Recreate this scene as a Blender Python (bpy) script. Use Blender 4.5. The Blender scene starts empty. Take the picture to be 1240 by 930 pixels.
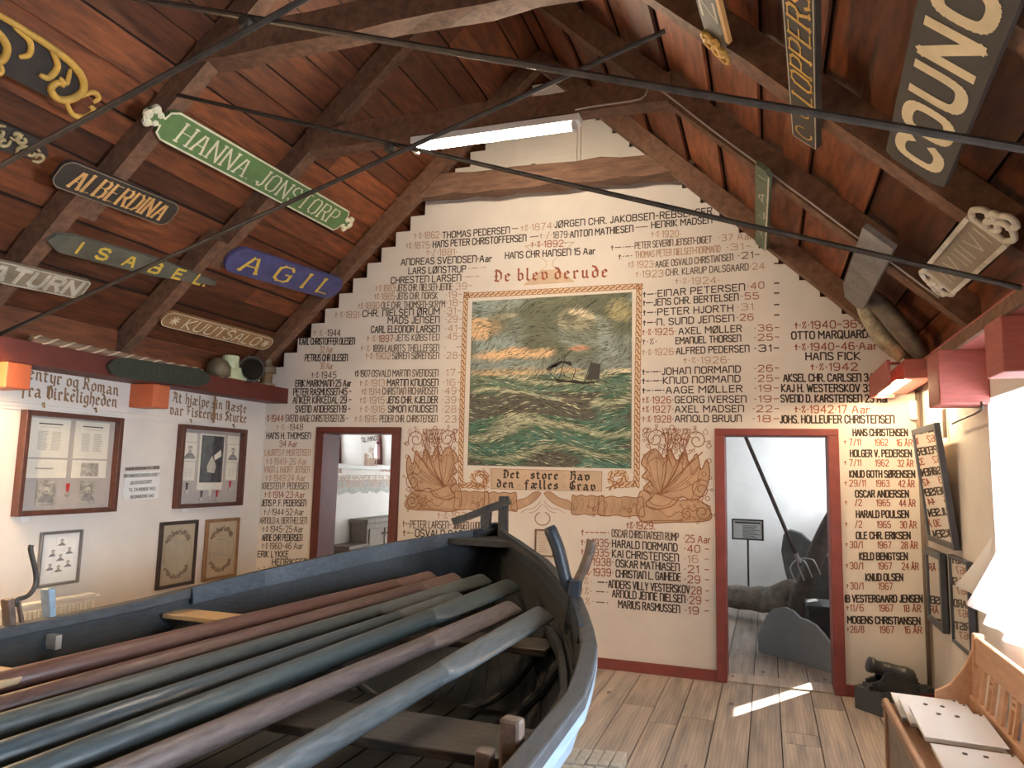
import bpy, math, random
from mathutils import Vector, Matrix, noise
random.seed(7)
V = Vector
scene = bpy.context.scene
col = scene.collection

# ------------------------------------------------------------------ camera
CAM_H = 1.62
YAW, PITCH, ROLL, FPX = 0.338061, 0.118762, 0.0232757, 881.41
_F = V((-math.sin(YAW)*math.cos(PITCH), math.cos(YAW)*math.cos(PITCH), math.sin(PITCH)))
_r0 = V((math.cos(YAW), math.sin(YAW), 0)); _u0 = _r0.cross(_F)
_R = math.cos(ROLL)*_r0 + math.sin(ROLL)*_u0
_U = -math.sin(ROLL)*_r0 + math.cos(ROLL)*_u0
CAMP = V((0, 0, CAM_H))
cd = bpy.data.cameras.new('camera'); cam = bpy.data.objects.new('camera', cd); col.objects.link(cam)
cd.sensor_width = 36; cd.lens = FPX/1240*36; cd.clip_start = 0.02; cd.clip_end = 200
cam.matrix_world = Matrix(((_R.x, _U.x, -_F.x, 0), (_R.y, _U.y, -_F.y, 0), (_R.z, _U.z, -_F.z, CAM_H), (0, 0, 0, 1)))
scene.camera = cam

# ------------------------------------------------------------------ light and exposure
scene.view_settings.view_transform = 'Standard'
scene.view_settings.look = 'None'
scene.view_settings.exposure = 0.0
scene.view_settings.gamma = 1.0
scene.view_settings.use_curve_mapping = False
SKY_STRENGTH = 8.0
TUBE_STRENGTH = 255.0
TROUGH_STRENGTH = 200.0
w = bpy.data.worlds.new('sky'); scene.world = w; w.use_nodes = True
bg = w.node_tree.nodes['Background']; bg.inputs[0].default_value = (0.80, 0.90, 1.0, 1); bg.inputs[1].default_value = SKY_STRENGTH
sl = bpy.data.lights.new('sun', 'SUN'); sl.energy = 30.0; sl.angle = math.radians(0.6); sl.color = (1.0, 0.95, 0.86)
sun = bpy.data.objects.new('sun', sl); col.objects.link(sun)
SUN_D = V((-0.53, -0.85, -0.70)).normalized()
sun.rotation_euler = SUN_D.to_track_quat('-Z', 'Y').to_euler()
sun.location = (8, 14, 10)

def window_light(name, loc, size, direction, energy, color):
    l = bpy.data.lights.new(name, 'AREA'); l.shape = 'RECTANGLE'; l.size, l.size_y = size; l.energy = energy; l.color = color
    o = bpy.data.objects.new(name, l); col.objects.link(o); o.location = loc
    o.rotation_euler = V(direction).to_track_quat('-Z', 'Z').to_euler()
    return o
# daylight lamps: added area lights that strengthen the window light, each outside its opening
window_light('daylight_boost', (1.75, 4.05, 1.55), (0.9, 1.1), (-1, 0, -0.15), 130, (0.82, 0.91, 1.0))
window_light('daylight_boost', (1.75, 1.95, 1.55), (0.9, 1.1), (-1, 0, -0.15), 330, (0.70, 0.85, 1.0))
window_light('daylight_boost', (1.75, -0.7, 1.55), (0.9, 1.1), (-1, 0, -0.15), 330, (0.70, 0.85, 1.0))
window_light('daylight_boost', (1.75, 9.5, 1.75), (0.9, 1.1), (-1, 0, -0.1), 150, (0.80, 0.90, 1.0))
window_light('daylight_boost', (-3.4, 10.9, 1.55), (1.7, 1.1), (0, -1, -0.1), 42, (0.88, 0.94, 1.0))

# ------------------------------------------------------------------ helpers: measuring the place
def ray(x, y): return _F + (x-620)/FPX*_R - (y-465)/FPX*_U
def onX(x, y, X): d = ray(x, y); return CAMP + d*(X/d.x)
def onY(x, y, Y): d = ray(x, y); return CAMP + d*(Y/d.y)
def onZ(x, y, Z): d = ray(x, y); return CAMP + d*((Z-CAM_H)/d.z)
def onP(x, y, p0, n): d = ray(x, y); return CAMP + d*((p0-CAMP).dot(n)/d.dot(n))

D = 6.233            # face of the gable wall
XL, XR = -4.88, 1.12  # side walls
RX, RZ, RS = -1.9, 5.25, 0.95   # ridge line of the rafters' undersides and their slope
def zr(x): return RZ - RS*abs(x-RX)

# ------------------------------------------------------------------ helpers: materials
MATS = {}
def nn(nt, t, **kw):
    n = nt.nodes.new(t)
    for k, v in kw.items(): setattr(n, k, v)
    return n
def mat(name, c, rough=0.6, var=0.25, scale=6.0, stretch=(1, 1, 1), bump=0.0, metal=0.0, island=0.0, spec=0.5, c2=None, detail=6, coat=0.0):
    """Painted / wooden / metal surface: colour mottled by noise (in object space), optional per-board variation."""
    if name in MATS: return MATS[name]
    m = bpy.data.materials.new(name); m.use_nodes = True; nt = m.node_tree
    b = nt.nodes['Principled BSDF']
    b.inputs['Roughness'].default_value = rough; b.inputs['Metallic'].default_value = metal
    b.inputs['Specular IOR Level'].default_value = spec
    if coat: b.inputs['Coat Weight'].default_value = coat; b.inputs['Coat Roughness'].default_value = 0.15
    tc = nn(nt, 'ShaderNodeTexCoord'); mp = nn(nt, 'ShaderNodeMapping'); mp.inputs['Scale'].default_value = stretch
    nt.links.new(tc.outputs['Object'], mp.inputs['Vector'])
    no = nn(nt, 'ShaderNodeTexNoise'); no.inputs['Scale'].default_value = scale; no.inputs['Detail'].default_value = detail; no.inputs['Roughness'].default_value = 0.65
    nt.links.new(mp.outputs[0], no.inputs['Vector'])
    ramp = nn(nt, 'ShaderNodeValToRGB')
    lo = [max(0, x*(1-var)) for x in c]; hi = [min(1, x*(1+var)) for x in c]
    if c2 is not None: lo = list(c2); hi = list(c)
    ramp.color_ramp.elements[0].position = 0.32; ramp.color_ramp.elements[1].position = 0.68
    ramp.color_ramp.elements[0].color = (*lo, 1); ramp.color_ramp.elements[1].color = (*hi, 1)
    nt.links.new(no.outputs['Fac'], ramp.inputs[0])
    out = ramp.outputs[0]
    if island:
        g = nn(nt, 'ShaderNodeNewGeometry'); mr = nn(nt, 'ShaderNodeMapRange')
        mr.inputs['To Min'].default_value = 1-island; mr.inputs['To Max'].default_value = 1+island
        nt.links.new(g.outputs['Random Per Island'], mr.inputs[0])
        mx = nn(nt, 'ShaderNodeMix', data_type='RGBA', blend_type='MULTIPLY'); mx.inputs[0].default_value = 1
        nt.links.new(out, mx.inputs[6]); nt.links.new(mr.outputs[0], mx.inputs[7]); out = mx.outputs[2]
    nt.links.new(out, b.inputs['Base Color'])
    if bump:
        bp = nn(nt, 'ShaderNodeBump'); bp.inputs['Strength'].default_value = bump; bp.inputs['Distance'].default_value = 0.01
        nt.links.new(no.outputs['Fac'], bp.inputs['Height']); nt.links.new(bp.outputs[0], b.inputs['Normal'])
    MATS[name] = m; return m
def emit(name, c, s):
    if name in MATS: return MATS[name]
    m = bpy.data.materials.new(name); m.use_nodes = True; nt = m.node_tree; b = nt.nodes['Principled BSDF']
    b.inputs['Base Color'].default_value = (*c, 1); b.inputs['Emission Color'].default_value = (*c, 1); b.inputs['Emission Strength'].default_value = s
    MATS[name] = m; return m
def glass(name, tint=(1, 1, 1), refl=1.0):
    """Thin window or picture glass: clear with fresnel reflection."""
    if name in MATS: return MATS[name]
    m = bpy.data.materials.new(name); m.use_nodes = True; nt = m.node_tree
    for n in list(nt.nodes): nt.nodes.remove(n)
    o = nn(nt, 'ShaderNodeOutputMaterial'); t = nn(nt, 'ShaderNodeBsdfTransparent'); t.inputs[0].default_value = (*tint, 1)
    g = nn(nt, 'ShaderNodeBsdfGlossy'); g.inputs['Roughness'].default_value = 0.02
    fr = nn(nt, 'ShaderNodeFresnel'); fr.inputs[0].default_value = 1.5
    mu = nn(nt, 'ShaderNodeMath', operation='MULTIPLY', use_clamp=True); mu.inputs[1].default_value = refl
    gm = nn(nt, 'ShaderNodeNewGeometry'); iv = nn(nt, 'ShaderNodeMath', operation='SUBTRACT'); iv.inputs[0].default_value = 1; nt.links.new(gm.outputs['Backfacing'], iv.inputs[1])
    m0 = nn(nt, 'ShaderNodeMath', operation='MULTIPLY'); nt.links.new(fr.outputs[0], m0.inputs[0]); nt.links.new(iv.outputs[0], m0.inputs[1]); nt.links.new(m0.outputs[0], mu.inputs[0])
    mx = nn(nt, 'ShaderNodeMixShader'); nt.links.new(mu.outputs[0], mx.inputs[0]); nt.links.new(t.outputs[0], mx.inputs[1]); nt.links.new(g.outputs[0], mx.inputs[2])
    nt.links.new(mx.outputs[0], o.inputs[0]); MATS[name] = m; return m
def attr_mat(name, rough=0.75):
    if name in MATS: return MATS[name]
    m = bpy.data.materials.new(name); m.use_nodes = True; nt = m.node_tree; b = nt.nodes['Principled BSDF']
    a = nn(nt, 'ShaderNodeAttribute', attribute_name='paint'); nt.links.new(a.outputs['Color'], b.inputs['Base Color']); b.inputs['Roughness'].default_value = rough
    MATS[name] = m; return m

# ------------------------------------------------------------------ helpers: meshes
ORG = {}
class MB:
    def __init__(s): s.v = []; s.f = []; s.mi = []; s.cur = 0; s.cols = []; s.cc = None
    def mat(s, i): s.cur = i; return s
    def add(s, vs, fs):
        o = len(s.v); s.v += [V(p) for p in vs]; s.f += [tuple(i+o for i in f) for f in fs]; s.mi += [s.cur]*len(fs)
        if s.cc is not None: s.cols += [s.cc]*len(vs)
        return s
    def box(s, a, b):
        x0, y0, z0 = a; x1, y1, z1 = b
        if x0 > x1: x0, x1 = x1, x0
        if y0 > y1: y0, y1 = y1, y0
        if z0 > z1: z0, z1 = z1, z0
        return s.add([(x0,y0,z0),(x1,y0,z0),(x1,y1,z0),(x0,y1,z0),(x0,y0,z1),(x1,y0,z1),(x1,y1,z1),(x0,y1,z1)],
                     [(0,3,2,1),(4,5,6,7),(0,1,5,4),(1,2,6,5),(2,3,7,6),(3,0,4,7)])
    def bar(s, p, q, w, h, up=(0, 0, 1), rag=0.0, n=1, taper=1.0):
        """Beam from p to q, width w (sideways), height h (along up); rag makes it hand-hewn."""
        p, q = V(p), V(q); d = (q-p).normalized(); up = V(up); sd = d.cross(up).normalized(); u = sd.cross(d)
        vs = []
        for k in range(n+1):
            t = k/n; c = p.lerp(q, t); f = 1+(taper-1)*t
            for a, b in ((-1,-1),(1,-1),(1,1),(-1,1)):
                j = V((random.uniform(-1,1), random.uniform(-1,1), random.uniform(-1,1)))*rag
                vs.append(c+sd*(a*w/2*f)+u*(b*h/2*f)+j)
        fs = [(0,1,2,3), tuple(4*n+i for i in (3,2,1,0))]
        for k in range(n):
            for i in range(4): fs.append((4*k+i, 4*k+4+i, 4*k+4+(i+1)%4, 4*k+(i+1)%4))
        return s.add(vs, fs)
    def tube(s, pts, rad, n=10, squash=None, caps=True):
        pts = [V(p) for p in pts]; m = len(pts)
        if not hasattr(rad, '__len__'): rad = [rad]*m
        t0 = (pts[1]-pts[0]).normalized()
        ref = V((0,0,1)) if abs(t0.z) < 0.9 else V((1,0,0))
        u = t0.cross(ref).normalized(); vs = []
        for k in range(m):
            t = (pts[min(k+1,m-1)]-pts[max(k-1,0)]).normalized()
            u = (u-t*u.dot(t)).normalized(); b = t.cross(u)
            r = rad[k]
            ru, rb = (r, r) if not hasattr(r, '__len__') else r
            for i in range(n):
                a = 2*math.pi*i/n; vs.append(pts[k]+u*(math.cos(a)*ru)+b*(math.sin(a)*rb))
        fs = []
        for k in range(m-1):
            for i in range(n): fs.append((k*n+i, k*n+(i+1)%n, (k+1)*n+(i+1)%n, (k+1)*n+i))
        if caps: fs += [tuple(reversed(range(n))), tuple((m-1)*n+i for i in range(n))]
        return s.add(vs, fs)
    def lathe(s, base, axis, prof, n=20):
        """prof: list of (along, radius)"""
        base = V(base); ax = V(axis).normalized(); ref = V((0,0,1)) if abs(ax.z) < .9 else V((1,0,0)); u = ax.cross(ref).normalized(); b = ax.cross(u)
        vs = []; fs = []
        for h, r in prof:
            for i in range(n):
                a = 2*math.pi*i/n; vs.append(base+ax*h+(u*math.cos(a)+b*math.sin(a))*max(r, 1e-4))
        for k in range(len(prof)-1):
            for i in range(n): fs.append((k*n+i, k*n+(i+1)%n, (k+1)*n+(i+1)%n, (k+1)*n+i))
        fs += [tuple(reversed(range(n))), tuple((len(prof)-1)*n+i for i in range(n))]
        return s.add(vs, fs)
    def prism(s, poly, o, ax, ay, nrm, depth):
        """poly in (x,y); front face at o, extruded by -depth along nrm"""
        o, ax, ay, nrm = V(o), V(ax), V(ay), V(nrm); n = len(poly)
        a = [o+ax*x+ay*y for x, y in poly]; b = [p-nrm*depth for p in a]
        fs = [tuple(range(n)), tuple(reversed(range(n, 2*n)))]
        for i in range(n): fs.append((i, n+i, n+(i+1)%n, (i+1)%n))
        return s.add(a+b, fs)
    def flat(s, poly, o, ax, ay): o, ax, ay = V(o), V(ax), V(ay); return s.add([o+ax*x+ay*y for x, y in poly], [tuple(range(len(poly)))])
    lay = 0
    def pen(s, pts, o, ax, ay, th, cap=0.4, nib=None):
        """painted stroke through 2D pts; nib=(angle, thin share) makes a broad-nib pen"""
        o, ax, ay = V(o), V(ax), V(ay)
        for (x0,y0),(x1,y1) in zip(pts, pts[1:]):
            dx, dy = x1-x0, y1-y0; L = math.hypot(dx, dy)
            if L < 1e-6: continue
            dx, dy = dx/L, dy/L; t = th
            if nib: t = th*(nib[1]+(1-nib[1])*abs(math.sin(math.atan2(dy, dx)-nib[0])))
            e = t*cap; ex, ey = dx*e, dy*e; px, py = -dy*t/2, dx*t/2
            q = [(x0-ex+px,y0-ey+py),(x0-ex-px,y0-ey-py),(x1+ex-px,y1+ey-py),(x1+ex+px,y1+ey+py)]
            s.lay = (s.lay+1) % 14; lift = ax.cross(ay)*(s.lay*2.5e-5)     # later strokes lie over earlier ones
            s.add([o+ax*a+ay*b+lift for a, b in q], [(0,1,2,3)])
        return s
    def build(s, name, mats, parent=None, smooth=False, origin=None, bevel=0.0, sub=0):
        if not isinstance(mats, (list, tuple)): mats = [mats]
        me = bpy.data.meshes.new(name)
        if parent is not None: og = ORG[parent.name]
        elif origin is not None: og = V(origin)
        else:
            lo = [min(p[i] for p in s.v) for i in range(3)]; hi = [max(p[i] for p in s.v) for i in range(3)]
            og = V(((lo[0]+hi[0])/2, (lo[1]+hi[1])/2, lo[2]))
        me.from_pydata([p-og for p in s.v], [], s.f)
        for m in mats: me.materials.append(m)
        me.polygons.foreach_set('material_index', s.mi)
        if smooth: me.polygons.foreach_set('use_smooth', [True]*len(s.f))
        if s.cols:
            a = me.attributes.new('paint', 'FLOAT_COLOR', 'POINT')
            a.data.foreach_set('color', [c for q in s.cols for c in (*q, 1.0)])
        me.update()
        o = bpy.data.objects.new(name, me); col.objects.link(o)
        if parent is not None: o.parent = parent
        else: o.location = og
        ORG[o.name] = og
        if bevel:
            b = o.modifiers.new('bevel', 'BEVEL'); b.width = bevel; b.segments = 2; b.limit_method = 'ANGLE'; b.angle_limit = 0.7
        if sub:
            b = o.modifiers.new('subdivision', 'SUBSURF'); b.levels = sub; b.render_levels = sub
        return o
def struct(o, label=None):
    o['kind'] = 'structure'
    if label: o['label'] = label
    return o
def tag(o, label, cat, group=None):
    o['label'] = label; o['category'] = cat
    if group: o['group'] = group
    return o
def thing(name, loc, label, cat, group=None):
    o = bpy.data.objects.new(name, None); o.empty_display_size = 0.05; col.objects.link(o); o.location = loc; ORG[o.name] = V(loc)
    return tag(o, label, cat, group)
def boxo(name, a, b, m, parent=None, bevel=0.0):
    return MB().box(a, b).build(name, m, parent, bevel=bevel)
def copy_tree(o, parent=None):
    c = o.copy(); col.objects.link(c)
    if parent is not None: c.parent = parent
    for ch in list(o.children): copy_tree(ch, c)
    return c
def cr(pts, n=6, closed=False):
    """Catmull-Rom through points (2D or 3D)"""
    P = [V(p) for p in pts]; out = []; m = len(P)
    rng = range(m if closed else m-1)
    for i in rng:
        a, b, c, d = (P[(i-1) % m], P[i], P[(i+1) % m], P[(i+2) % m]) if closed else (P[max(i-1,0)], P[i], P[i+1], P[min(i+2,m-1)])
        for k in range(n):
            t = k/n; out.append(0.5*((2*b)+(c-a)*t+(2*a-5*b+4*c-d)*t*t+(3*b-a-3*c+d)*t*t*t))
    if not closed: out.append(P[-1])
    return [tuple(p) for p in out]

# ------------------------------------------------------------------ lettering
def _g(s): return [[tuple(float(q) for q in p.split(',')) for p in st.split()] for st in s.split('|')]
GL = {
'A':"0,0 .22,.9 .38,.9 .6,0|.08,.36 .52,.36",'B':"0,0 0,1 .42,1 .54,.88 .54,.66 .42,.55 0,.55|.42,.55 .58,.42 .58,.12 .45,0 0,0",
'C':".56,.8 .44,1 .14,1 0,.82 0,.18 .14,0 .44,0 .56,.2",'D':"0,0 0,1 .4,1 .58,.8 .58,.2 .4,0 0,0",'E':".5,0 0,0 0,1 .5,1|0,.53 .42,.53",
'F':"0,0 0,1 .5,1|0,.53 .4,.53",'G':".56,.82 .44,1 .14,1 0,.82 0,.18 .14,0 .44,0 .56,.15 .56,.48 .34,.48",'H':"0,0 0,1|.58,0 .58,1|0,.53 .58,.53",
'I':"0,0 0,1",'J':".32,1 .32,.15 .2,0 .08,0 0,.15",'K':"0,0 0,1|.52,1 .02,.48 .56,0",'L':"0,1 0,0 .46,0",'M':"0,0 0,1 .36,.45 .72,1 .72,0",
'N':"0,0 0,1 .46,1 .58,.88 .58,0",'n':"0,0 0,1 .58,0 .58,1",'O':".15,0 0,.18 0,.82 .15,1 .47,1 .62,.82 .62,.18 .47,0 .15,0",'P':"0,0 0,1 .42,1 .56,.86 .56,.62 .42,.48 0,.48",
'Q':".15,0 0,.18 0,.82 .15,1 .47,1 .62,.82 .62,.18 .47,0 .15,0|.36,.25 .66,-.1",'R':"0,0 0,1 .42,1 .54,.87 .54,.65 .42,.52 0,.52|.3,.52 .56,0",
'S':".52,.84 .4,1 .14,1 0,.86 0,.66 .12,.55 .42,.46 .54,.34 .54,.14 .42,0 .12,0 0,.15",'T':"0,1 .6,1|.3,1 .3,0",'U':"0,1 0,.18 .14,0 .44,0 .58,.18 .58,1",
'V':"0,1 .3,0 .6,1",'W':"0,1 .22,0 .42,.8 .62,0 .84,1",'X':"0,0 .56,1|0,1 .56,0",'Y':"0,1 .3,.5 .6,1|.3,.5 .3,0",'Z':"0,1 .56,1 0,0 .56,0",
'Ø':".15,0 0,.18 0,.82 .15,1 .47,1 .62,.82 .62,.18 .47,0 .15,0|.02,-.06 .6,1.06",'Å':"0,0 .3,.86 .6,0|.1,.32 .5,.32|.22,1.0 .38,1.0 .38,1.14 .22,1.14 .22,1.0",
'a':".08,.62 .38,.62 .44,.52 .44,0|.44,.36 .1,.34 .02,.2 .06,.02 .3,0 .44,.12",'r':"0,0 0,.62|0,.45 .14,.62 .3,.6",
'0':".14,0 0,.2 0,.8 .14,1 .4,1 .52,.8 .52,.2 .4,0 .14,0",'1':"0,.8 .14,1 .14,0",'2':"0,.82 .12,1 .4,1 .52,.84 .52,.64 0,0 .54,0",'3':"0,.86 .12,1 .4,1 .5,.86 .5,.66 .38,.54 .2,.54|.38,.54 .52,.42 .52,.14 .4,0 .12,0 0,.14",
'4':".42,0 .42,1 0,.3 .56,.3",'5':".48,1 .06,1 .02,.56 .38,.6 .52,.46 .52,.14 .38,0 .12,0 0,.12",'6':".48,.9 .38,1 .14,1 0,.82 0,.16 .14,0 .38,0 .52,.14 .52,.44 .38,.58 .1,.56 0,.4",
'7':"0,1 .5,1 .18,0",'8':".14,.54 .02,.66 .02,.88 .14,1 .38,1 .5,.88 .5,.66 .38,.54 .14,.54 0,.4 0,.12 .14,0 .38,0 .52,.12 .52,.4 .38,.54",'9':".04,.1 .14,0 .38,0 .52,.18 .52,.84 .38,1 .14,1 0,.86 0,.56 .14,.42 .42,.44 .52,.6",
'.':"0,0 .06,0",',':".06,.08 0,-.14",'·':"0,.5 .07,.5",'-':"0,.5 .34,.5",'—':"0,.5 .7,.5",'/':"0,-.05 .36,1.05",'†':".13,.1 .13,.85|0,.62 .26,.62",
'%':"0,.1 .3,.95|.0,.7 .1,.95|.22,.05 .34,.3",'_':"0,-.1 .5,-.1",'*':"",
}
def gl(ch): return _g(GL[ch]) if GL.get(ch) else []
def text_strokes(txt, sp=0.2):
    x = 0; out = []
    for ch in txt:
        if ch == ' ': x += 0.36; continue
        st = gl(ch)
        if not st: x += .3; continue
        wd = max(p[0] for s_ in st for p in s_)
        out.append([[(p[0]+x, p[1]) for p in s_] for s_ in st]); x += wd+sp
    return out, max(x-sp, 0.01)
def chaikin(P, n=2):
    for _ in range(n):
        closed = P[0] == P[-1]; Q = [] if closed else [P[0]]
        for a, b in zip(P, P[1:]): Q += [(a[0]*.75+b[0]*.25, a[1]*.75+b[1]*.25), (a[0]*.25+b[0]*.75, a[1]*.25+b[1]*.75)]
        P = Q+[Q[0]] if closed else Q+[P[-1]]
    return P
def letter(mb, txt, A, B, up, h, th, sp=0.2, serif=0.0, nib=None, slant=0.0, wave=None, rnd=False, only=None):
    """paint txt from A (left, middle height) to B along the surface; up = unit up vector"""
    A, B, up = V(A), V(B), V(up); L = (B-A).length; ax = (B-A).normalized(); o = A-up*(h/2)
    st, W = text_strokes(txt, sp); kx = L/W
    chars = [c for c in txt if c != ' ' and gl(c)]
    for ci, (ch, g) in enumerate(zip(chars, st)):
        if only is not None and ci not in only: continue
        for s_ in g:
            if rnd and ch in 'COGSUQ03689' and len(s_) > 3: s_ = chaikin(s_)
            P = [(x*kx+slant*y*h, y*h) for x, y in s_]
            if wave: P = [(x, y+wave(x/L)) for x, y in P]
            mb.pen(P, o, ax, up, th, nib=nib)
            if serif:
                for (x, y), (x2, y2) in ((P[0], P[1]), (P[-1], P[-2])):
                    if abs(x-x2) < abs(y-y2)*.7: mb.pen([(x-serif*h, y), (x+serif*h, y)], o, ax, up, th*.45)
FR = {
'a':".02,.8 .25,.98 .46,.8 .46,.12 .6,.0|.46,.55 .1,.42 .04,.15 .2,0 .46,.2",'b':"-.02,1.5 .1,1.6 .1,.14 .28,0 .48,.18 .48,.78 .3,.95 .1,.75",
'd':".04,1.5 .3,1.35 .48,.85 .48,.16 .28,0 .06,.18 .06,.75 .28,.95 .46,.8",'e':".46,.16 .28,0 .08,.16 .08,.78 .28,.96 .44,.74 .1,.46",
'f':".5,1.45 .34,1.58 .2,1.4 .2,-.3|0,.92 .42,.92",'g':".46,.86 .26,.96 .06,.78 .06,.22 .24,.06 .46,.22|.46,.96 .46,-.28 .28,-.48 .02,-.36",
'h':"-.04,1.5 .1,1.6 .1,0|.1,.74 .32,.96 .5,.78 .5,.05 .36,-.36",'i':"-.04,.82 .08,.96 .08,.12 .22,0|.04,1.3 .14,1.22",'j':"-.04,.82 .1,.96 .1,-.3 -.08,-.46|.06,1.3 .16,1.22",
'k':"-.04,1.5 .1,1.6 .1,0|.1,.6 .34,.96 .44,.78 .14,.5 .34,.1 .5,0",'l':"-.04,1.5 .08,1.6 .08,.12 .22,0",'m':"-.04,.82 .08,.95 .08,.02|.08,.75 .28,.97 .4,.8 .4,.02|.4,.75 .6,.97 .72,.8 .72,.12 .84,0",
'n':"-.04,.82 .08,.95 .08,.02|.08,.75 .3,.97 .44,.8 .44,.12 .56,0",'o':".06,.18 .06,.78 .26,.96 .46,.78 .46,.18 .26,0 .06,.18",'p':"-.04,.84 .1,.96 .1,-.45|.1,.78 .3,.96 .48,.78 .48,.16 .28,0 .1,.14",
'r':"-.04,.82 .1,.95 .1,.1 .2,0|.1,.78 .3,.98 .42,.84",'s':".44,.84 .26,.97 .08,.8 .1,.62 .42,.4 .44,.16 .24,0 .02,.12",'t':".12,1.3 .12,.14 .26,0 .4,.12|-.04,.95 .36,.95",
'u':"-.04,.84 .08,.95 .08,.14 .24,0 .42,.16|.42,.95 .42,.12 .54,0",'v':"-.04,.9 .1,.98 .1,.18 .28,0 .48,.2 .48,.76 .32,.98",'y':"-.04,.9 .08,.98 .08,.2 .26,.02 .46,.2|.46,.95 .46,-.25 .26,-.45 .06,-.4",
'æ':".02,.8 .22,.98 .4,.8 .4,.14|.4,.5 .08,.4 .04,.15 .18,0 .4,.16 .6,0 .78,.16|.4,.78 .6,.96 .74,.74 .42,.46",
'D':".0,1.35 .2,1.55 .5,1.4 .7,1.05 .7,.35 .45,0 .1,.1|.24,1.5 .24,.1|.1,.7 .36,.7",'H':".05,1.4 .2,1.55 .26,1.3 .2,.1 .02,.0|.24,.8 .5,1.1 .7,.85 .7,.2 .5,-.25|.24,1.4 .55,1.55 .7,1.45",
'G':".66,1.4 .4,1.55 .12,1.3 .06,.4 .3,0 .62,.15 .66,.6 .4,.75|.36,1.4 .36,.2",'R':".05,1.35 .2,1.52 .2,.05 .02,.1|.2,1.3 .45,1.55 .64,1.3 .56,.95 .24,.8 .5,.6 .6,.15 .76,0",'V':".0,1.3 .14,1.52 .16,.25 .36,0 .62,.2 .62,1.0 .44,1.5|.3,1.4 .3,.3",
'A':".0,1.2 .2,1.5 .36,1.35 .3,.6 .05,.05|.36,1.45 .6,1.3 .6,.12 .74,0|.24,.65 .6,.65",'N':".02,1.3 .16,1.5 .2,.1 .04,0|.2,1.3 .4,1.5 .52,1.2 .5,.1|.52,1.3 .66,1.45 .7,.12 .84,0",
'M':".02,1.3 .16,1.5 .2,.1 .04,0|.2,1.3 .4,1.5 .5,1.25 .5,.1|.5,1.3 .7,1.5 .84,1.25 .84,.12 .96,0",'F':".04,1.35 .22,1.5 .22,.3 .02,.1|.22,1.45 .64,1.5|.22,.8 .5,.85",'S':".6,1.35 .36,1.55 .1,1.35 .14,1.0 .56,.65 .6,.25 .34,0 .04,.15|.3,1.4 .34,.2",'E':".58,1.35 .3,1.55 .08,1.2 .08,.35 .3,0 .62,.2|.08,.8 .45,.85",'·':".05,.45 .15,.55",
}
def blackletter(mb, txt, A, B, up, xh, th, sp=0.2):
    A, B, up = V(A), V(B), V(up); L = (B-A).length; ax = (B-A).normalized(); o = A-up*(xh*.55); x = 0; S = []
    for ch in txt:
        if ch == ' ': x += .38; continue
        st = _g(FR[ch]); wd = max(p[0] for q in st for p in q); S.append((x, st)); x += wd+sp
    k = L/(x-sp)
    for x0, st in S:
        for q in st: mb.pen([((x0+a)*k, b*xh) for a, b in q], o, ax, up, th, cap=.25, nib=(math.radians(38), .25))
# ================================================================== materials of the place
M_WALL = mat('white_plaster', (0.72, 0.665, 0.605), 0.85, 0.05, 3.0, bump=0.15)
M_LIME = mat('limewash', (0.72, 0.71, 0.68), 0.9, 0.05, 4.0, bump=0.2)
M_RED = mat('oxblood_paint', (0.095, 0.016, 0.011), 0.55, 0.18, 9.0, bump=0.1)
M_REDD = mat('brick_red_paint', (0.205, 0.045, 0.038), 0.55, 0.15, 9.0, bump=0.1)
M_REDW = mat('red_stained_wood', (0.34, 0.088, 0.072), 0.6, 0.16, 8.0, (1, 1, 6), bump=0.15)
M_PLANK = mat('roof_boards', (0.215, 0.064, 0.020), 0.62, 0.5, 5.0, (5, 0.7, 5), bump=0.25, island=0.5, c2=(0.075, 0.022, 0.009))
M_OAKD = mat('dark_rafter', (0.20, 0.10, 0.055), 0.75, 0.5, 6.0, (3, 3, 3), bump=0.35, c2=(0.085, 0.040, 0.023))
M_OAKP = mat('rough_beam', (0.22, 0.12, 0.075), 0.8, 0.4, 7.0, (0.8, 4, 4), bump=0.4, c2=(0.10, 0.052, 0.034))
M_IRON = mat('iron', (0.050, 0.042, 0.036), 0.5, 0.4, 14.0, metal=0.4)
M_BLACK = mat('black_lettering', (0.040, 0.027, 0.022), 0.8, 0.25, 8.0)
M_RUST = mat('red_brown_lettering', (0.30, 0.085, 0.045), 0.8, 0.25, 8.0)
M_FADE = mat('faded_lettering', (0.46, 0.29, 0.20), 0.8, 0.2, 8.0)
M_GREYL = mat('thin_black_lettering', (0.115, 0.08, 0.06), 0.8, 0.25, 8.0)
M_GLASS = glass('window_glass')
M_PGLASS = glass('picture_glass', refl=1.0)

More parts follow.
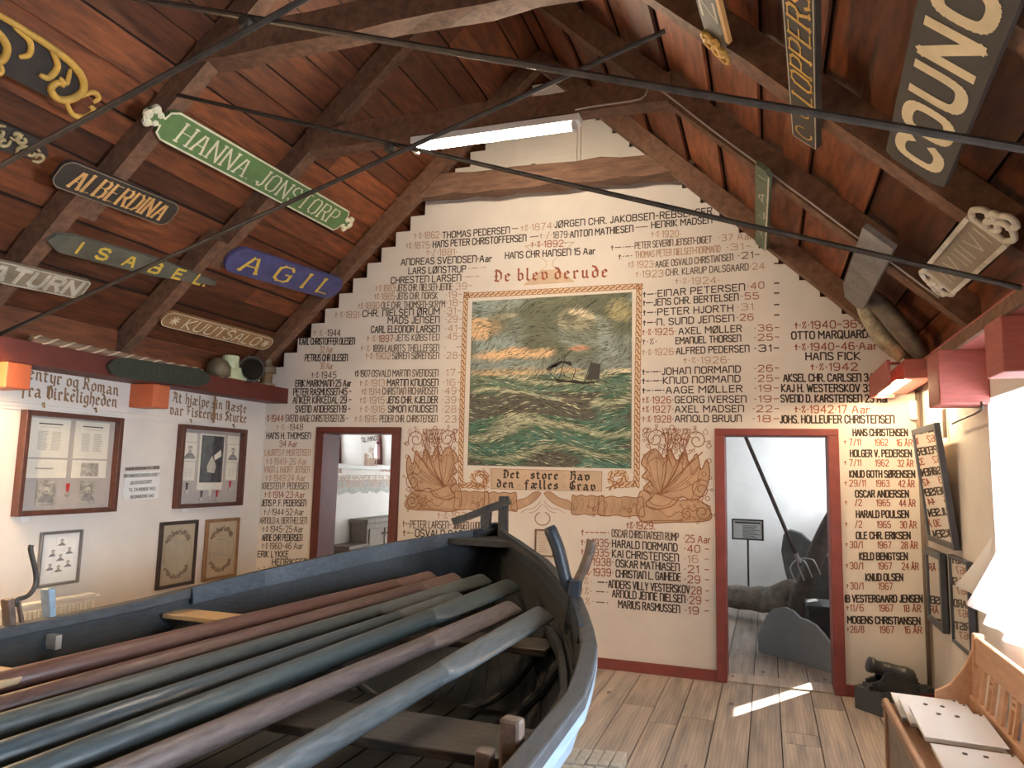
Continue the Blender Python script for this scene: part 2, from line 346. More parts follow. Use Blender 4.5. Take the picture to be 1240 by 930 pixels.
def plank_floor():
    m = bpy.data.materials.new('floor_boards'); m.use_nodes = True; nt = m.node_tree; b = nt.nodes['Principled BSDF']
    tc = nn(nt, 'ShaderNodeTexCoord'); mp = nn(nt, 'ShaderNodeMapping'); mp.inputs['Scale'].default_value = (6, 0.5, 1)
    g = nn(nt, 'ShaderNodeNewGeometry')
    sc = nn(nt, 'ShaderNodeVectorMath', operation='SCALE'); cx = nn(nt, 'ShaderNodeCombineXYZ')
    mu = nn(nt, 'ShaderNodeMath', operation='MULTIPLY'); mu.inputs[1].default_value = 40
    nt.links.new(g.outputs['Random Per Island'], mu.inputs[0]); nt.links.new(mu.outputs[0], cx.inputs[1]); nt.links.new(mu.outputs[0], cx.inputs[2])
    ad = nn(nt, 'ShaderNodeVectorMath', operation='ADD'); nt.links.new(tc.outputs['Object'], mp.inputs[0]); nt.links.new(mp.outputs[0], ad.inputs[0]); nt.links.new(cx.outputs[0], ad.inputs[1])
    wv = nn(nt, 'ShaderNodeTexWave', wave_type='BANDS', bands_direction='X'); wv.inputs['Scale'].default_value = 2.2; wv.inputs['Distortion'].default_value = 9; wv.inputs['Detail'].default_value = 3; wv.inputs['Detail Scale'].default_value = 0.8
    no = nn(nt, 'ShaderNodeTexNoise'); no.inputs['Scale'].default_value = 2.5; no.inputs['Detail'].default_value = 7
    nt.links.new(ad.outputs[0], wv.inputs['Vector']); nt.links.new(ad.outputs[0], no.inputs['Vector'])
    r = nn(nt, 'ShaderNodeValToRGB'); r.color_ramp.elements[0].color = (0.42, 0.355, 0.305, 1); r.color_ramp.elements[1].color = (0.50, 0.435, 0.385, 1)
    nt.links.new(wv.outputs['Fac'], r.inputs[0])
    r2 = nn(nt, 'ShaderNodeValToRGB'); r2.color_ramp.elements[0].position = .3; r2.color_ramp.elements[1].position = .62
    r2.color_ramp.elements[0].color = (0.55, 0.55, 0.56, 1); r2.color_ramp.elements[1].color = (1.08, 1.05, 1.0, 1); nt.links.new(no.outputs['Fac'], r2.inputs[0])
    mx = nn(nt, 'ShaderNodeMix', data_type='RGBA', blend_type='MULTIPLY'); mx.inputs[0].default_value = 1; nt.links.new(r.outputs[0], mx.inputs[6]); nt.links.new(r2.outputs[0], mx.inputs[7])
    mr = nn(nt, 'ShaderNodeMapRange'); mr.inputs['To Min'].default_value = .8; mr.inputs['To Max'].default_value = 1.12; nt.links.new(g.outputs['Random Per Island'], mr.inputs[0])
    m2 = nn(nt, 'ShaderNodeMix', data_type='RGBA', blend_type='MULTIPLY'); m2.inputs[0].default_value = 1; nt.links.new(mx.outputs[2], m2.inputs[6]); nt.links.new(mr.outputs[0], m2.inputs[7])
    vo = nn(nt, 'ShaderNodeTexVoronoi'); vo.inputs['Scale'].default_value = 1.0; mp2 = nn(nt, 'ShaderNodeMapping'); mp2.inputs['Scale'].default_value = (5, 2.0, 1)
    nt.links.new(tc.outputs['Object'], mp2.inputs[0]); nt.links.new(mp2.outputs[0], vo.inputs['Vector'])
    kr = nn(nt, 'ShaderNodeValToRGB'); kr.color_ramp.elements[0].position = .05; kr.color_ramp.elements[1].position = .10; kr.color_ramp.elements[0].color = (.35, .3, .28, 1); kr.color_ramp.elements[1].color = (1, 1, 1, 1)
    nt.links.new(vo.outputs['Distance'], kr.inputs[0])
    m3 = nn(nt, 'ShaderNodeMix', data_type='RGBA', blend_type='MULTIPLY'); m3.inputs[0].default_value = 1; nt.links.new(m2.outputs[2], m3.inputs[6]); nt.links.new(kr.outputs[0], m3.inputs[7])
    nt.links.new(m3.outputs[2], b.inputs['Base Color']); b.inputs['Roughness'].default_value = .55
    return m
M_FLOOR = plank_floor()
M_DARKGAP = mat('dark_gap', (0.02, 0.015, 0.012), 0.9, 0.1)

# ================================================================== the setting
# floor: boards running towards the gable, butt joints staggered
mb = MB(); mb.mat(1).box((-6.2, -3.4, -.12), (2.0, 10.6, -.025)); mb.mat(0)
xs = -6.2; k = 0
rf = random.Random(3)
while xs < 2.0:
    wd = rf.choice((.19, .2, .21, .225)); x1 = min(xs+wd, 2.0)
    cuts = [-3.4]+sorted(rf.uniform(-3, 10) for _ in range(3))+[10.6]
    for a, b in zip(cuts, cuts[1:]): mb.box((xs+.0035, a+.002, -.03), (x1-.0035, b-.002, 0))
    xs = x1; k += 1
struct(mb.build('floor', [M_FLOOR, M_DARKGAP]))

# gable wall with stepped top and two doorways
DL = (-4.155, -3.385, 1.955); DR = (-.335, .455, 1.955)     # clear openings: x0, x1, top
def step_top(x):
    k = math.floor(abs(x-RX)/.155); return RZ+.205-.03-RS*((k+1)*.155)
mb = MB()
edges = sorted(set([XL, XR, DL[0], DL[1], DR[0], DR[1]]+[RX+s*.155*k for k in range(0, 21) for s in (1, -1) if XL < RX+s*.155*k < XR]))
for a, b in zip(edges, edges[1:]):
    mid = (a+b)/2; zt = step_top(mid); z0 = 0
    for d in (DL, DR):
        if d[0] <= mid <= d[1]: z0 = d[2]
    mb.box((a, D, z0), (b, D+.25, max(zt, z0+.2)))
wall_back = struct(mb.build('wall_back', M_WALL))

mb = MB()
mb.box((XL-.3, D+.25, 0), (XL+.02, D+.27, 0.01))
def wall_side(name, x0, x1, openings, ztop):
    mb = MB(); ys = sorted(set([-3.4, 10.6]+[q for o in openings for q in o[:2]]))
    for a, b in zip(ys, ys[1:]):
        mid = (a+b)/2; op = [o for o in openings if o[0] < mid < o[1]]
        if op:
            o = op[0]; mb.box((x0, a, 0), (x1, b, o[2])); mb.box((x0, a, o[3]), (x1, b, ztop))
        else: mb.box((x0, a, 0), (x1, b, ztop))
    return mb
WIN = [(3.62, 4.50, .86, 2.06), (1.5, 2.4, .9, 2.06), (-1.15, -.25, .9, 2.06)]
SLIT = (7.41, 7.83, 1.12, 1.84)
struct(wall_side('wall_right', XR, XR+.42, WIN+[(7.3, 8.7, 1.0, 2.55), (9.1, 9.95, 1.3, 2.2)], 2.62).build('wall_right', M_WALL))
LW = [(7.55, 8.05, 1.68, 2.28), (8.62, 9.12, 1.68, 2.28)]
mb = wall_side('wall_left', XL-.36, XL, [], 2.62)
mb = MB()
ys = [-3.4, 7.42, 8.18, 8.49, 9.25, 10.6]
for i, (a, b) in enumerate(zip(ys, ys[1:])):
    if i in (1, 3): mb.box((XL-.36, a, 0), (XL, b, 1.66)); mb.box((XL-.36, a, 2.34), (XL, b, 2.62))
    else: mb.box((XL-.36, a, 0), (XL, b, 2.62))
# pointed arch spandrels of the two little windows in the back room
for c in (7.80, 8.87):
    n = 10
    for s in (-1, 1):
        arc = [(c+s*.38*(1-(i/n)**1.9), 1.66+.68*math.sin(i/n*math.pi/2)**1.0) for i in range(n+1)]
        poly = arc+[(c, 2.36), (c+s*.38, 2.36)]
        mb.prism([(y, z) for y, z in poly], (XL, 0, 0), (0, 1, 0), (0, 0, 1), (1, 0, 0), .36)
wall_left = struct(mb.build('wall_left', M_WALL))
struct(boxo('wall_front', (XL-.36, -3.6, 0), (XR+.42, -3.4, 5.9), M_WALL))
mb = MB(); mb.box((XL-.36, 10.2, 0), (-4.3, 10.5, 2.7)); mb.box((-2.5, 10.2, 0), (XR+.42, 10.5, 2.7)); mb.box((-4.3, 10.2, 0), (-2.5, 10.5, .95)); mb.box((-4.3, 10.2, 2.15), (-2.5, 10.5, 2.7))  # unseen opening added to brighten the room behind the left doorway
struct(mb.build('wall_far', M_LIME))
struct(boxo('wall_partition', (-1.95, D+.25, 0), (-1.8, 10.2, 2.62), M_LIME))
struct(boxo('ceiling_back_room', (XL-.36, D+.25, 2.62), (XR+.42, 10.5, 2.72), M_LIME))

# roof boards: two slopes, board over board
def slope(sign, name):
    mb = MB(); dx, dz = sign, -RS; L = math.hypot(dx, dz); ux, uz = dx/L, dz/L; nx, nz = -uz*sign*1.0, ux*sign  # outward normal
    nx, nz = (RS*sign/L, 1/L)
    s = 0.0; k = 0; rr = random.Random(11 if sign > 0 else 5); tot = 4.75
    while s < tot:
        wd = rr.uniform(.17, .235); off = (.0 if k % 2 == 0 else .032); ov = .012 if k % 2 else 0
        a, b = s+.010-ov, s+wd-.010+ov
        cuts = [-3.4]+[rr.uniform(-1, 5.5)]+[6.6]
        for y0, y1 in zip(cuts, cuts[1:]):
            P = []
            for t, o in ((a, off), (b, off), (b, off+.022), (a, off+.022)):
                P.append((RX+ux*t+nx*o, RZ+.205+uz*t+nz*o))
            vs = [(x, y0+.001, z) for x, z in P]+[(x, y1-.001, z) for x, z in P]
            mb.add(vs, [(0,1,2,3),(7,6,5,4),(0,4,5,1),(1,5,6,2),(2,6,7,3),(3,7,4,0)])
        s += wd; k += 1
    mb.mat(1)  # closed sheet above the boards, added to keep the sky light out
    P = [(RX+ux*t+nx*o, RZ+.205+uz*t+nz*o) for t, o in ((-.1, .06), (tot, .06), (tot, .1), (-.1, .1))]
    mb.add([(x, -3.6, z) for x, z in P]+[(x, 6.75, z) for x, z in P], [(0,1,2,3),(7,6,5,4),(0,4,5,1),(1,5,6,2),(2,6,7,3),(3,7,4,0)])
    return struct(mb.build(name, [M_PLANK, M_DARKGAP]))
slope(-1, 'ceiling_left'); slope(1, 'ceiling_right')
mb = MB(); mb.prism([(XL-.6, 2.62), (XR+.6, 2.62), (XR+.6, 2.75), (RX, 5.6), (XL-.6, 2.75)], (0, D+.26, 0), (1, 0, 0), (0, 0, 1), (0, -1, 0), .06)
struct(mb.build('wall_gable_backing', M_PLANK))
# eaves closing boards above the side walls
struct(boxo('trim_1', (XL-.36, -3.4, 2.6), (XL-.1, 6.48, 2.72), M_OAKD)); struct(boxo('trim_2', (XR+.1, -3.4, 2.6), (XR+.42, 6.48, 2.72), M_OAKD))

struct(boxo('trim_6', (XL+.001, -3.4, 2.39), (XL+.02, 6.22, 2.66), M_PLANK)); struct(boxo('trim_7', (XR-.02, -3.4, 2.44), (XR-.001, 6.22, 2.66), M_PLANK))
# picture rail on the left wall
mb = MB(); mb.box((XL, -3.4, 1.982), (XL+.022, 6.225, 2.008)); mb.box((XL, -3.4, 1.962), (XL+.012, 6.225, 1.982)); mb.box((XL, -3.4, 2.008), (XL+.035, 6.225, 2.016))
struct(mb.build('trim_3', M_WALL))
# red skirting and red door surrounds
mb = MB()
for a, b in ((XL, DL[0]-.08), (DL[1]+.09, DR[0]-.07), (DR[1]+.07, XR)): mb.box((a, D-.022, 0), (b, D, .085))
struct(mb.build('baseboard_back', M_REDD, bevel=.004))
def doorway(name, d, wl, wr, wt, mt):
    x0, x1, zt = d; mb = MB()
    mb.box((x0-wl, D-.03, 0), (x0+.006, D+.27, zt-.006)); mb.box((x1-.006, D-.03, 0), (x1+wr, D+.27, zt-.006)); mb.box((x0-wl, D-.03, zt-.006), (x1+wr, D+.27, zt+wt))
    return struct(mb.build(name, mt, bevel=.006))
doorway('door_1', DL, .085, .085, .055, M_RED); doorway('door_2', DR, .072, .075, .05, M_REDD)
boxo('threshold', (DR[0], D-.0, 0.0), (DR[1], D+.25, .012), M_FLOOR, None)
o = bpy.data.objects['threshold']; o.name = 'trim_4'; struct(o)
# windows of the right wall: red frames set deep, with panes and bars
def window(name, y0, y1, z0, z1, x, mt, bars=(1, 2)):
    mb = MB(); t = .06
    mb.box((x-.03, y0, z0), (x+.03, y0+t, z1)); mb.box((x-.03, y1-t, z0), (x+.03, y1, z1)); mb.box((x-.03, y0+t, z0), (x+.03, y1-t, z0+t)); mb.box((x-.03, y0+t, z1-t), (x+.03, y1-t, z1))
    for k in range(bars[0]): c = y0+(y1-y0)*(k+1)/(bars[0]+1); mb.box((x-.022, c-.025, z0+t), (x+.022, c+.025, z1-t))
    for k in range(bars[1]): c = z0+(z1-z0)*(k+1)/(bars[1]+1); mb.box((x-.015, y0+t, c-.014), (x+.015, y1-t, c+.014))
    o = struct(mb.build(name, mt)); MB().box((x-.003, y0+t, z0+t), (x+.003, y1-t, z1-t)).build('pane', M_GLASS, o); return o
for i, (a, b, c, d) in enumerate(WIN): window('window_%d' % (i+1), a, b, c, d, XR+.33, M_REDW)
mb = MB()   # unseen boards added in a wall opening; their slit shapes the sun strip
for a, b, c, d in ((7.3, SLIT[0], 1.0, 2.55), (SLIT[1], 8.7, 1.0, 2.55), (SLIT[0], SLIT[1], 1.0, SLIT[2]), (SLIT[0], SLIT[1], SLIT[3], 2.55)): mb.box((XR+.01, a, c), (XR+.03, b, d))
struct(mb.build('window_4', M_REDW))
window('window_5', 9.1, 9.95, 1.3, 2.2, XR+.33, M_REDW)  # unseen window added to brighten the room behind the right doorway
def arch_window(name, c):
    n = 12; mb = MB(); out = []; inn = []
    for sgn, seq in ((-1, range(n+1)), (1, range(n-1, -1, -1))):
        for i in seq:
            t = i/n; out.append((c+sgn*.38*(1-t**1.9), 1.66+.68*math.sin(t*math.pi/2))); inn.append((c+sgn*.30*(1-t**1.9), 1.74+.52*math.sin(t*math.pi/2)))
    x = XL-.30
    vs = [(x, y, z) for y, z in out]+[(x, y, z) for y, z in inn]+[(x-.05, y, z) for y, z in out]+[(x-.05, y, z) for y, z in inn]; m = len(out); fs = []
    for i in range(m):
        j = (i+1) % m; fs += [(i, j, m+j, m+i), (m+i, m+j, 3*m+j, 3*m+i), (2*m+j, 2*m+i, 3*m+i, 3*m+j)]
    mb.add(vs, fs); mb.box((x-.04, c-.02, 1.72), (x-.005, c+.02, 2.26)); mb.box((x-.04, c-.3, 1.95), (x-.01, c+.3, 1.975))
    o = struct(mb.build(name, M_RED)); MB().flat(inn, (x-.03, 0, 0), (0, 1, 0), (0, 0, 1)).build('pane', M_GLASS, o)
arch_window('window_6', 7.80); arch_window('window_7', 8.87)
mb = MB(); mb.box((XL, 6.5, 1.60), (XL+.05, 10.2, 1.64)); struct(mb.build('trim_5', M_LIME))

# hatch high in the gable
h0, h1 = onY(628, 209, D), onY(700, 152, D)
hatch = MB(); hatch.box((h0.x, D-.03, 4.22), (h1.x, D, h1.z)); hatch.box((h0.x-.03, D-.015, 4.2), (h0.x, D, h1.z+.03)); hatch.box((h1.x, D-.015, 4.2), (h1.x+.03, D, h1.z+.03))
hz = onY(660, 191, D).z; hatch.box((h0.x+.01, D-.036, hz), (h1.x-.01, D-.03, hz+.01))
hatch = struct(hatch.build('door_3', M_WALL, bevel=.004))
q = onY(641, 201, D-.035); MB().tube([q, q+V((.04, -.01, .01)), q+V((.08, -.012, -.005)), q+V((.1, -.012, -.03))], .006, 6).build('latch', M_IRON, hatch)

# ------------------------------------------------------------------ painted names on the gable
UPZ = V((0, 0, 1)); YF = D-.002
def T(mb, txt, x0, y0, x1, y1, h=8.6, w=1.35, sp=.24):
    h *= .92; w *= .95
    A, B = onY(x0, y0, YF), onY(x1, y1, YF)
    k = (A-CAMP).dot(_F)/FPX
    letter(mb, txt, A, B, UPZ, h*k, w*k, sp)
K, RD, FD, GY = 0, 1, 2, 3
LINES_L = """
FD|†·%·1862·|502,285.5|534,284
K|THOMAS PEDERSEN|536,285|617,278.5
GY|—|620,277|627,276.5
FD|†%·1874·|631,276.5|671,272.8
K|JØRGEN CHR. JAKOBSEN-REBSLAGER|672,272|862,255.5
FD|†%·1875·|492,297.5|522,296.5
K|HANS PETER CHRISTOFFERSEN|524.5,296|637,288
GY|—|642,287|652,286
FD|†·/·|654,285.7|668,284.7
GY|1879·|670,284.7|689,283.5
K|ANTON MATHIESEN|690.5,284|766.5,276.5
GY|—|770,275.3|784,274.3
K|HENRIK MADSEN|789,272.5|862,266
FD|†·/·1881·|517,305.6|553,305
RD|†·%·1892·|643.5,296|685,294.5
FD|†·%·1920·|789,283.5|824,283
K|ANDREAS SVENDSEN·Aar|486,317.5|595.5,312.6
K|HANS CHR HANSEN 15 Aar|612,309.5|720.5,303.5
GY|†—·—·|740,300|767,298.5
GY|PETER SEVERIN JENSEN-DIGET|769,297.5|861.5,289.7
FD|·37 Aar|871,288.3|912,285.5
K|LARS LØNSTRUP|495,328|564,325.6
FD|·—·-|568,325|588,323.5
GY|†·-·|749,311|765,309.5
FD|THOMAS PETER NIELSEN-NORMAND|769,308.7|872,301
FD|·31-|880,299.5|909,298
K|CHRESTEN LARSEN|473.7,339.7|558,336
FD|·—·-|560,335.5|580,334.5
FD|†%·1923·|761,320.3|793,319.5
GY|AAGE OSVALD CHRISTIANSEN|794,320|887.5,311.3
GY|·21-|894,309.7|919.5,308
FD|†·%·1883·|455,349|480,348.7
GY|JENS CHR. NIELSEN-JENNE|481,348.7|547.5,347
FD|·39-|549,347|571,345.8
FD|†·1923·|770,332|806,331
GY|CHR. KLARUP DALSGAARD|806.6,330|906,323
FD|·24|908,322.6|925.5,322
FD|†%·1885·|453.5,359|480,358.7
GY|JENS CHR. NORSK|481,358.6|529.7,357.8
FD|·19-|540,357|559,356.4
FD|†·%·1924·|818,340.5|870.6,339.3
FD|†%·1890·|434,370.6|461,369.8
GY|OLE CHR. THOMSEN-SKRYM|462,369.8|538.7,368
FD|·18-|541,366.8|560,366
K|†—·EINAR PETERSEN|779,356.8|901.6,347.5
RD|·40|905.5,346.7|925,345
FD|†·%·1891·|406,381.2|437,380.8
K|CHR. NIELSEN ØRUM|439.4,379.8|532,377
FD|·31-|538,376.8|558,376
K|†—·JENS CHR. BERTELSEN|779,367|894,359.5
RD|·55|898,358.7|918.4,358
K|MADS JENSEN|470,388|532,387
FD|·29-|539.5,386.4|559,386
K|†—·PETER HJORTH|779,378.8|887.4,373
FD|·31|893,371.8|911.4,371.2
K|CARL ELEONOR LARSEN|449.7,399|532,398
FD|·41-|539,397.7|559,397
K|†—·N. SUND JENSEN|779,391|888.7,385
RD|·26|892.6,384.5|912,383.8
FD|†·%·|444.5,410|457,410
RD|1897·|459,410|478,409.7
GY|JENS KØBSTED|479.4,409|532,408.2
FD|·45-|539,407.8|559,407
RD|†·%·1925·|778,402.3|818,401
K|AXEL MØLLER|822,401|897.7,397.7
RD|·36-|914,397.3|943,396.6
FD|†·%·|380,403.2|393,403
GY|·1944|395,403|412,403
FD|†·%·|437,422|450,422
GY|1899·LAURITS THELLEFSEN|452,421.8|531.5,421
FD|·  -|538,420.5|558,420
K|KARL CHRISTOFFER OLESEN|362.7,413.5|429.5,413
GY|†·%·|778,413.8|795,413.3
K|EMANUEL THORSEN|818.5,412.7|897,409.4
RD|·25-|914,408.7|943,408
FD|32 Aar|387.7,423.3|403,423
FD|†·%·1902·|443,431|475,430.9
GY|SØREN SØRENSEN|475.5,430.8|531.5,430.5
FD|·28-|538,430.4|559,430.1
FD|†·%·1926·|778,426.6|818,425.5
K|ALFRED PEDERSEN|819,425|907,422
K|·31-|914,421.9|943,421.3
K|PETRUS CHR OLESEN|369.7,433.3|420.8,433
FD|30 Aar|387.7,443|403,443
FD|†·%·1926·|828,436.5|883.5,435.5
GY|†·%·1945|377.4,454|407,454
GY|†%·1907·OSVALD MARTIN SVENDSEN|430,452.3|530.5,451.5
FD|·17-|537,451.2|558,451
K|†-·—·JOHAN NORMAND|778,450.5|896.5,446.8
RD|·26-|914,446.3|943,445.6
K|ERIK MARKMANN·25 Aar|358,464.3|425,463.8
FD|†·%·1913·|436,463.8|468,463.6
K|MARTIN KNUDSEN|469,463.5|530.5,463
FD|·16-|537,463|558,463
K|†-·—·KNUD NORMAND|778,461.5|896,458.4
RD|·25-|914,458.3|943,457.8
K|PETER RASMUSSEN·45 -|355.5,474.7|425,474
FD|†%·1914·|438,474.1|462.6,474
GY|CHRISTIAN RICHARDSEN|463.4,473.7|529.7,473.2
FD|·49-|536,473.1|558,473
K|†-·—·AAGE MØLLER|778,473|898.5,470.6
RD|·19-|914,470.3|943,469.8
K|ANKER KIRKEDAL·29 -|355,484.5|425,484
FD|†%·1915·|436,484.6|468,484.4
K|JENS CHR. KJELDER|469,484.3|529.7,484
FD|·39-|536,484|558,484
RD|†%·1926·|778,484.5|815,484.1
K|GEORG IVERSEN|817.7,484|903.4,483.3
RD|·19-|914,483.2|943,482.8
K|SVEND ANDERSEN·19 -|358,495.4|424,495
FD|†·%·1916·|436,495.5|468,495.4
K|SIMON KNUDSEN|470.3,495.3|529,495
FD|·28-|536,495.3|558,495.5
RD|†%·1927·|778,495.6|815,495.4
K|AXEL MADSEN|817.7,495.5|900.3,494.7
RD|·22-|912,495|943,494.8
RD|†·%·1944·|319.4,506.6|345,506.5
GY|SVEND AAGE CHRISTENSEN·26 -|346,506.5|421,506.5
FD|†·%·1916·|430,507|458,507
GY|PEDER CHR. CHRISTENSEN|460,507|529.7,507
FD|·23-|536,507.3|558,507.5
RD|†·%·1928·|778,507.4|815,507.4
K|ARNOLD BRUUN|817.7,507|897.7,506.7
RD|·18-|912,507|943,507
"""
LINES_R = """
K|-|938,319|943,318.8
K|-|938,343|943,342.8
K|-|938,355|943,354.8
K|-|938,369|943,368.8
K|-|938,381.5|943,381.3
RD|†·%·1940-36·Aar|962.6,394|1066,391.3
K|OTTO MARQUARDSEN|958.7,406.3|1072,403.8
RD|†·%·1940-46·Aar|962.6,420.3|1062,418.5
K|HANS FICK|976,431.5|1041,431
RD|†·%·1942|982,444.3|1038,444
K|AKSEL CHR. CARLSEN 34 Aar|949,457.6|1076,457
K|KAJ H. WESTERSKOV 33 Aar|946.6,470|1076,470
K|SVEND D. KARSTENSEN 23 Aar|945.8,482.5|1076,482.5
RD|†·%·1942·17 Aar|962.6,495.6|1053,495.6
K|JOHS. HOLLEUFER CHRISTENSEN|945,507.7|1082.6,507.7
"""
RIGHT_COL = [("HAnS CHRISTEnSEn", 1033, 1098.8, 523.7, "7/11", "1962", "16 ÅR", 535.4), ("HOLGER V. PEDERSEn", 1029.7, 1103.7, 549, "7/11", "1962", "32 ÅR", 560.3),
 ("KnUD GOTH SØREnSEn", 1029, 1107.6, 574, "29/11", "1963", "42 ÅR", 585), ("OSCAR AnDERSEn", 1036, 1100, 598, "/2", "1965", "44 ÅR", 608.5),
 ("HARALD POULSEn", 1037, 1100, 622.6, "/2", "1965", "30 ÅR", 634.7), ("OLE CHR. ERIKSEn", 1037, 1102, 648.4, "30/1", "1967", "28 ÅR", 659.5),
 ("KELD BEnGTSEn", 1041, 1098.6, 673.7, "30/1", "1967", "24 ÅR", 685), ("KnUD OLSEn", 1048.5, 1093, 699, "30/1", "1967", "", 709.5),
 ("IB VESTERGAARD JEnSEn", 1023.7, 1116.6, 725, "11/6", "1967", "18 ÅR", 736), ("MOGEnS CHRISTIAnSEn", 1026.6, 1114, 750.5, "26/8", "1967", "16 ÅR", 762)]
LINES_LL = """
FD|†·%·|335,517|347,517
GY|·1948|349,517|366.6,517
K|HANS H. THOMSEN|323,527.6|376,527.6
RD|34 Aar|338.7,537.4|360,537.4
FD|LAURITS P. MORTENSEN|321,548|376,548
FD|†·%·1949-26 Aar|323,558.6|371.7,558.6
FD|VAGN J. HJORT JENSEN|320,568.4|375,568.4
FD|†·%·1949·24 Aar|322,578.7|369.7,578.7
GY|KRESTEN P. PEDERSEN|318,588.5|373.5,588.5
RD|†·%·1914·23·Aar|320.6,599|369,599
K|JENS P. F. PEDERSEN|317,609|370.5,609
GY|†·/·1944·52·Aar|320,620|367.6,620
GY|ARNOLD A. BERTHELSEN|315,630.3|371.5,630.3
GY|†·%·1945-25·Aar|318,640.6|367,640.6
K|ARNE CHR PEDERSEN|317.5,651|365.8,651
GY|†·%·1960-46 Aar|317.5,661|366.6,661
K|ERIK LYKKE|312.4,671|349,671
K|HENRIKSEN|329.7,680.6|372,680.6
FD|†·%·1960|312,689.5|345,689
"""
LINES_B = """
FD|†·%·1929|530,624|572,625
GY|†-·|488,634|495,634.3
GY|PETER LARSEN-|496.8,635|546,635.6
GY|JØRGEN LUND|549,636|583,637
GY|†-·|488,645|500,645.3
K|OSVALD CARLSEN|503,645.3|585,648
RD|†%·1929.|759,636|793,636.3
RD|†---—·|704,644.5|737,645
GY|OSCAR CHRISTIANSEN RUMP|741,645.5|821.6,650.3
RD|·25 Aar|828,652|860,653.5
RD|†·%·1935·|704,656.5|739,657.8
K|HARALD NORMAND|741.6,658.2|820,663
RD|·40 -|829,664.3|858,665
RD|†·%·1935·|704,668|739,669.6
K|KAI CHRISTENSEN|741.6,670.2|821.6,675.4
FD|·16 -|829,676.6|858,677.2
RD|·1938·|716,680|742,681
K|OSKAR MATHIASEN|746,682|822.4,687
RD|·21 -|829,689|858,689.8
RD|†·%·1939·|704,692|742,693.4
K|CHRISTIAN L. GAIHEDE|746,694.4|824,699
RD|·29 -|829.4,701.3|858,702
FD|·%·|704,703|716,703.6
K|—·|724,704.8|735,705.4
K|ANDERS VILLY VESTERSKOV|737,706.8|835,714
RD|28 -|837,715|858,715.6
FD|†%·|703,715|716,715.7
GY|—·|722,716.2|736,717
K|ARNOLD JENNE NIELSEN|741.6,718.4|829.4,725.4
RD|·29 -|832,726.5|858,727.2
FD|†%·|703,727.5|718,728.4
GY|—·|722,729|736,730
K|MARIUS RASMUSSEN|749,731.3|823,737.7
RD|·19 -|830,739|858,739.9
"""
TM = [M_BLACK, M_RUST, M_FADE, M_GREYL]; IX = dict(K=0, RD=1, FD=2, GY=3)
def block(lines, name, label, h, w):
    mb = MB()
    for ln in lines.strip().split('\n'):
        c, t, a, b = ln.split('|'); x0, y0 = map(float, a.split(',')); x1, y1 = map(float, b.split(','))
        mb.mat(IX[c]); T(mb, t, x0, y0, x1, y1, h, w*(1.15 if c == 'K' else .95))
    o = mb.build(name, TM, wall_back); o['label'] = label; return o
block(LINES_L, 'painted_names', 'painted rows of names, dates and ages around the seascape', 8.4, 1.2)
block(LINES_R, 'painted_names', 'painted names at the upper right of the gable', 9.4, 1.5)
block(LINES_LL, 'painted_names', 'narrow column of painted names left of the left doorway', 7.8, 1.05)
block(LINES_B, 'painted_names', 'painted names below the ornamental border', 9.2, 1.3)
mb = MB()
for nm, a, b, y, d1, d2, d3, y2 in RIGHT_COL:
    mb.mat(0); T(mb, nm, a, y, b, y+(1.5 if y > 740 else 0), 8.6, 1.7)
    mb.mat(1); s = (y-523)/226*4
    T(mb, '†', 1022+s*.9, y2, 1024.5+s*.9, y2, 6, 1.0); T(mb, d1, (1028.4 if len(d1) > 2 else 1035)+s*.4, y2, 1042+s+(5 if len(d1) == 5 else 0), y2, 8.2, 1.1)
    T(mb, d2, 1059.6+s*1.5, y2+.3, 1075+s*1.8, y2+.4, 8.2, 1.1)
    if d3: T(mb, d3, 1086+s*2.4, y2+.6, 1104.5+s*2.8, y2+.9, 8.4, 1.2)
o = mb.build('painted_names', TM, wall_back); o['label'] = 'column of painted names right of the right doorway'
# blackletter title, hourglass emblem and motto panel
mb = MB(); mb.mat(1)
k = 6.6/FPX
blackletter(mb, "De blev derude", onY(598, 336, YF), onY(735, 330, YF), UPZ, 9.3*k, 2.7*k, .36)
mb.mat(2)
hgl = [(636, 298), (695, 293), (669, 317), (669, 322), (695, 341), (634.5, 345), (662, 322), (662, 317), (636, 298)]
P2 = [onY(x, y, YF+.0006) for x, y in hgl]
mb.pen([(p.x, p.z) for p in P2], (0, YF+.0006, 0), (1, 0, 0), (0, 0, 1), .006)
mb.mat(3); mb.flat([(lambda p: (p.x, p.z))(onY(x, y, YF+.001)) for x, y in ((634.5, 345), (695, 341), (675, 326), (656, 327))], (0, YF+.001, 0), (1, 0, 0), (0, 0, 1))
M_TAN = mat('tan_wash', (0.60, 0.45, 0.32), .85, .12, 5.0)
M_ORN = mat('ornament_outline', (0.27, 0.115, 0.055), .85, .2, 9.0); M_ORNF = mat('ornament_fill', (0.50, 0.335, 0.215), .85, .16, 6.0)
o = mb.build('painted_title', [M_BLACK, M_RUST, mat('hourglass_line', (0.52, 0.36, 0.24), .85), M_TAN], wall_back); o['label'] = 'red blackletter title over a faint hourglass'
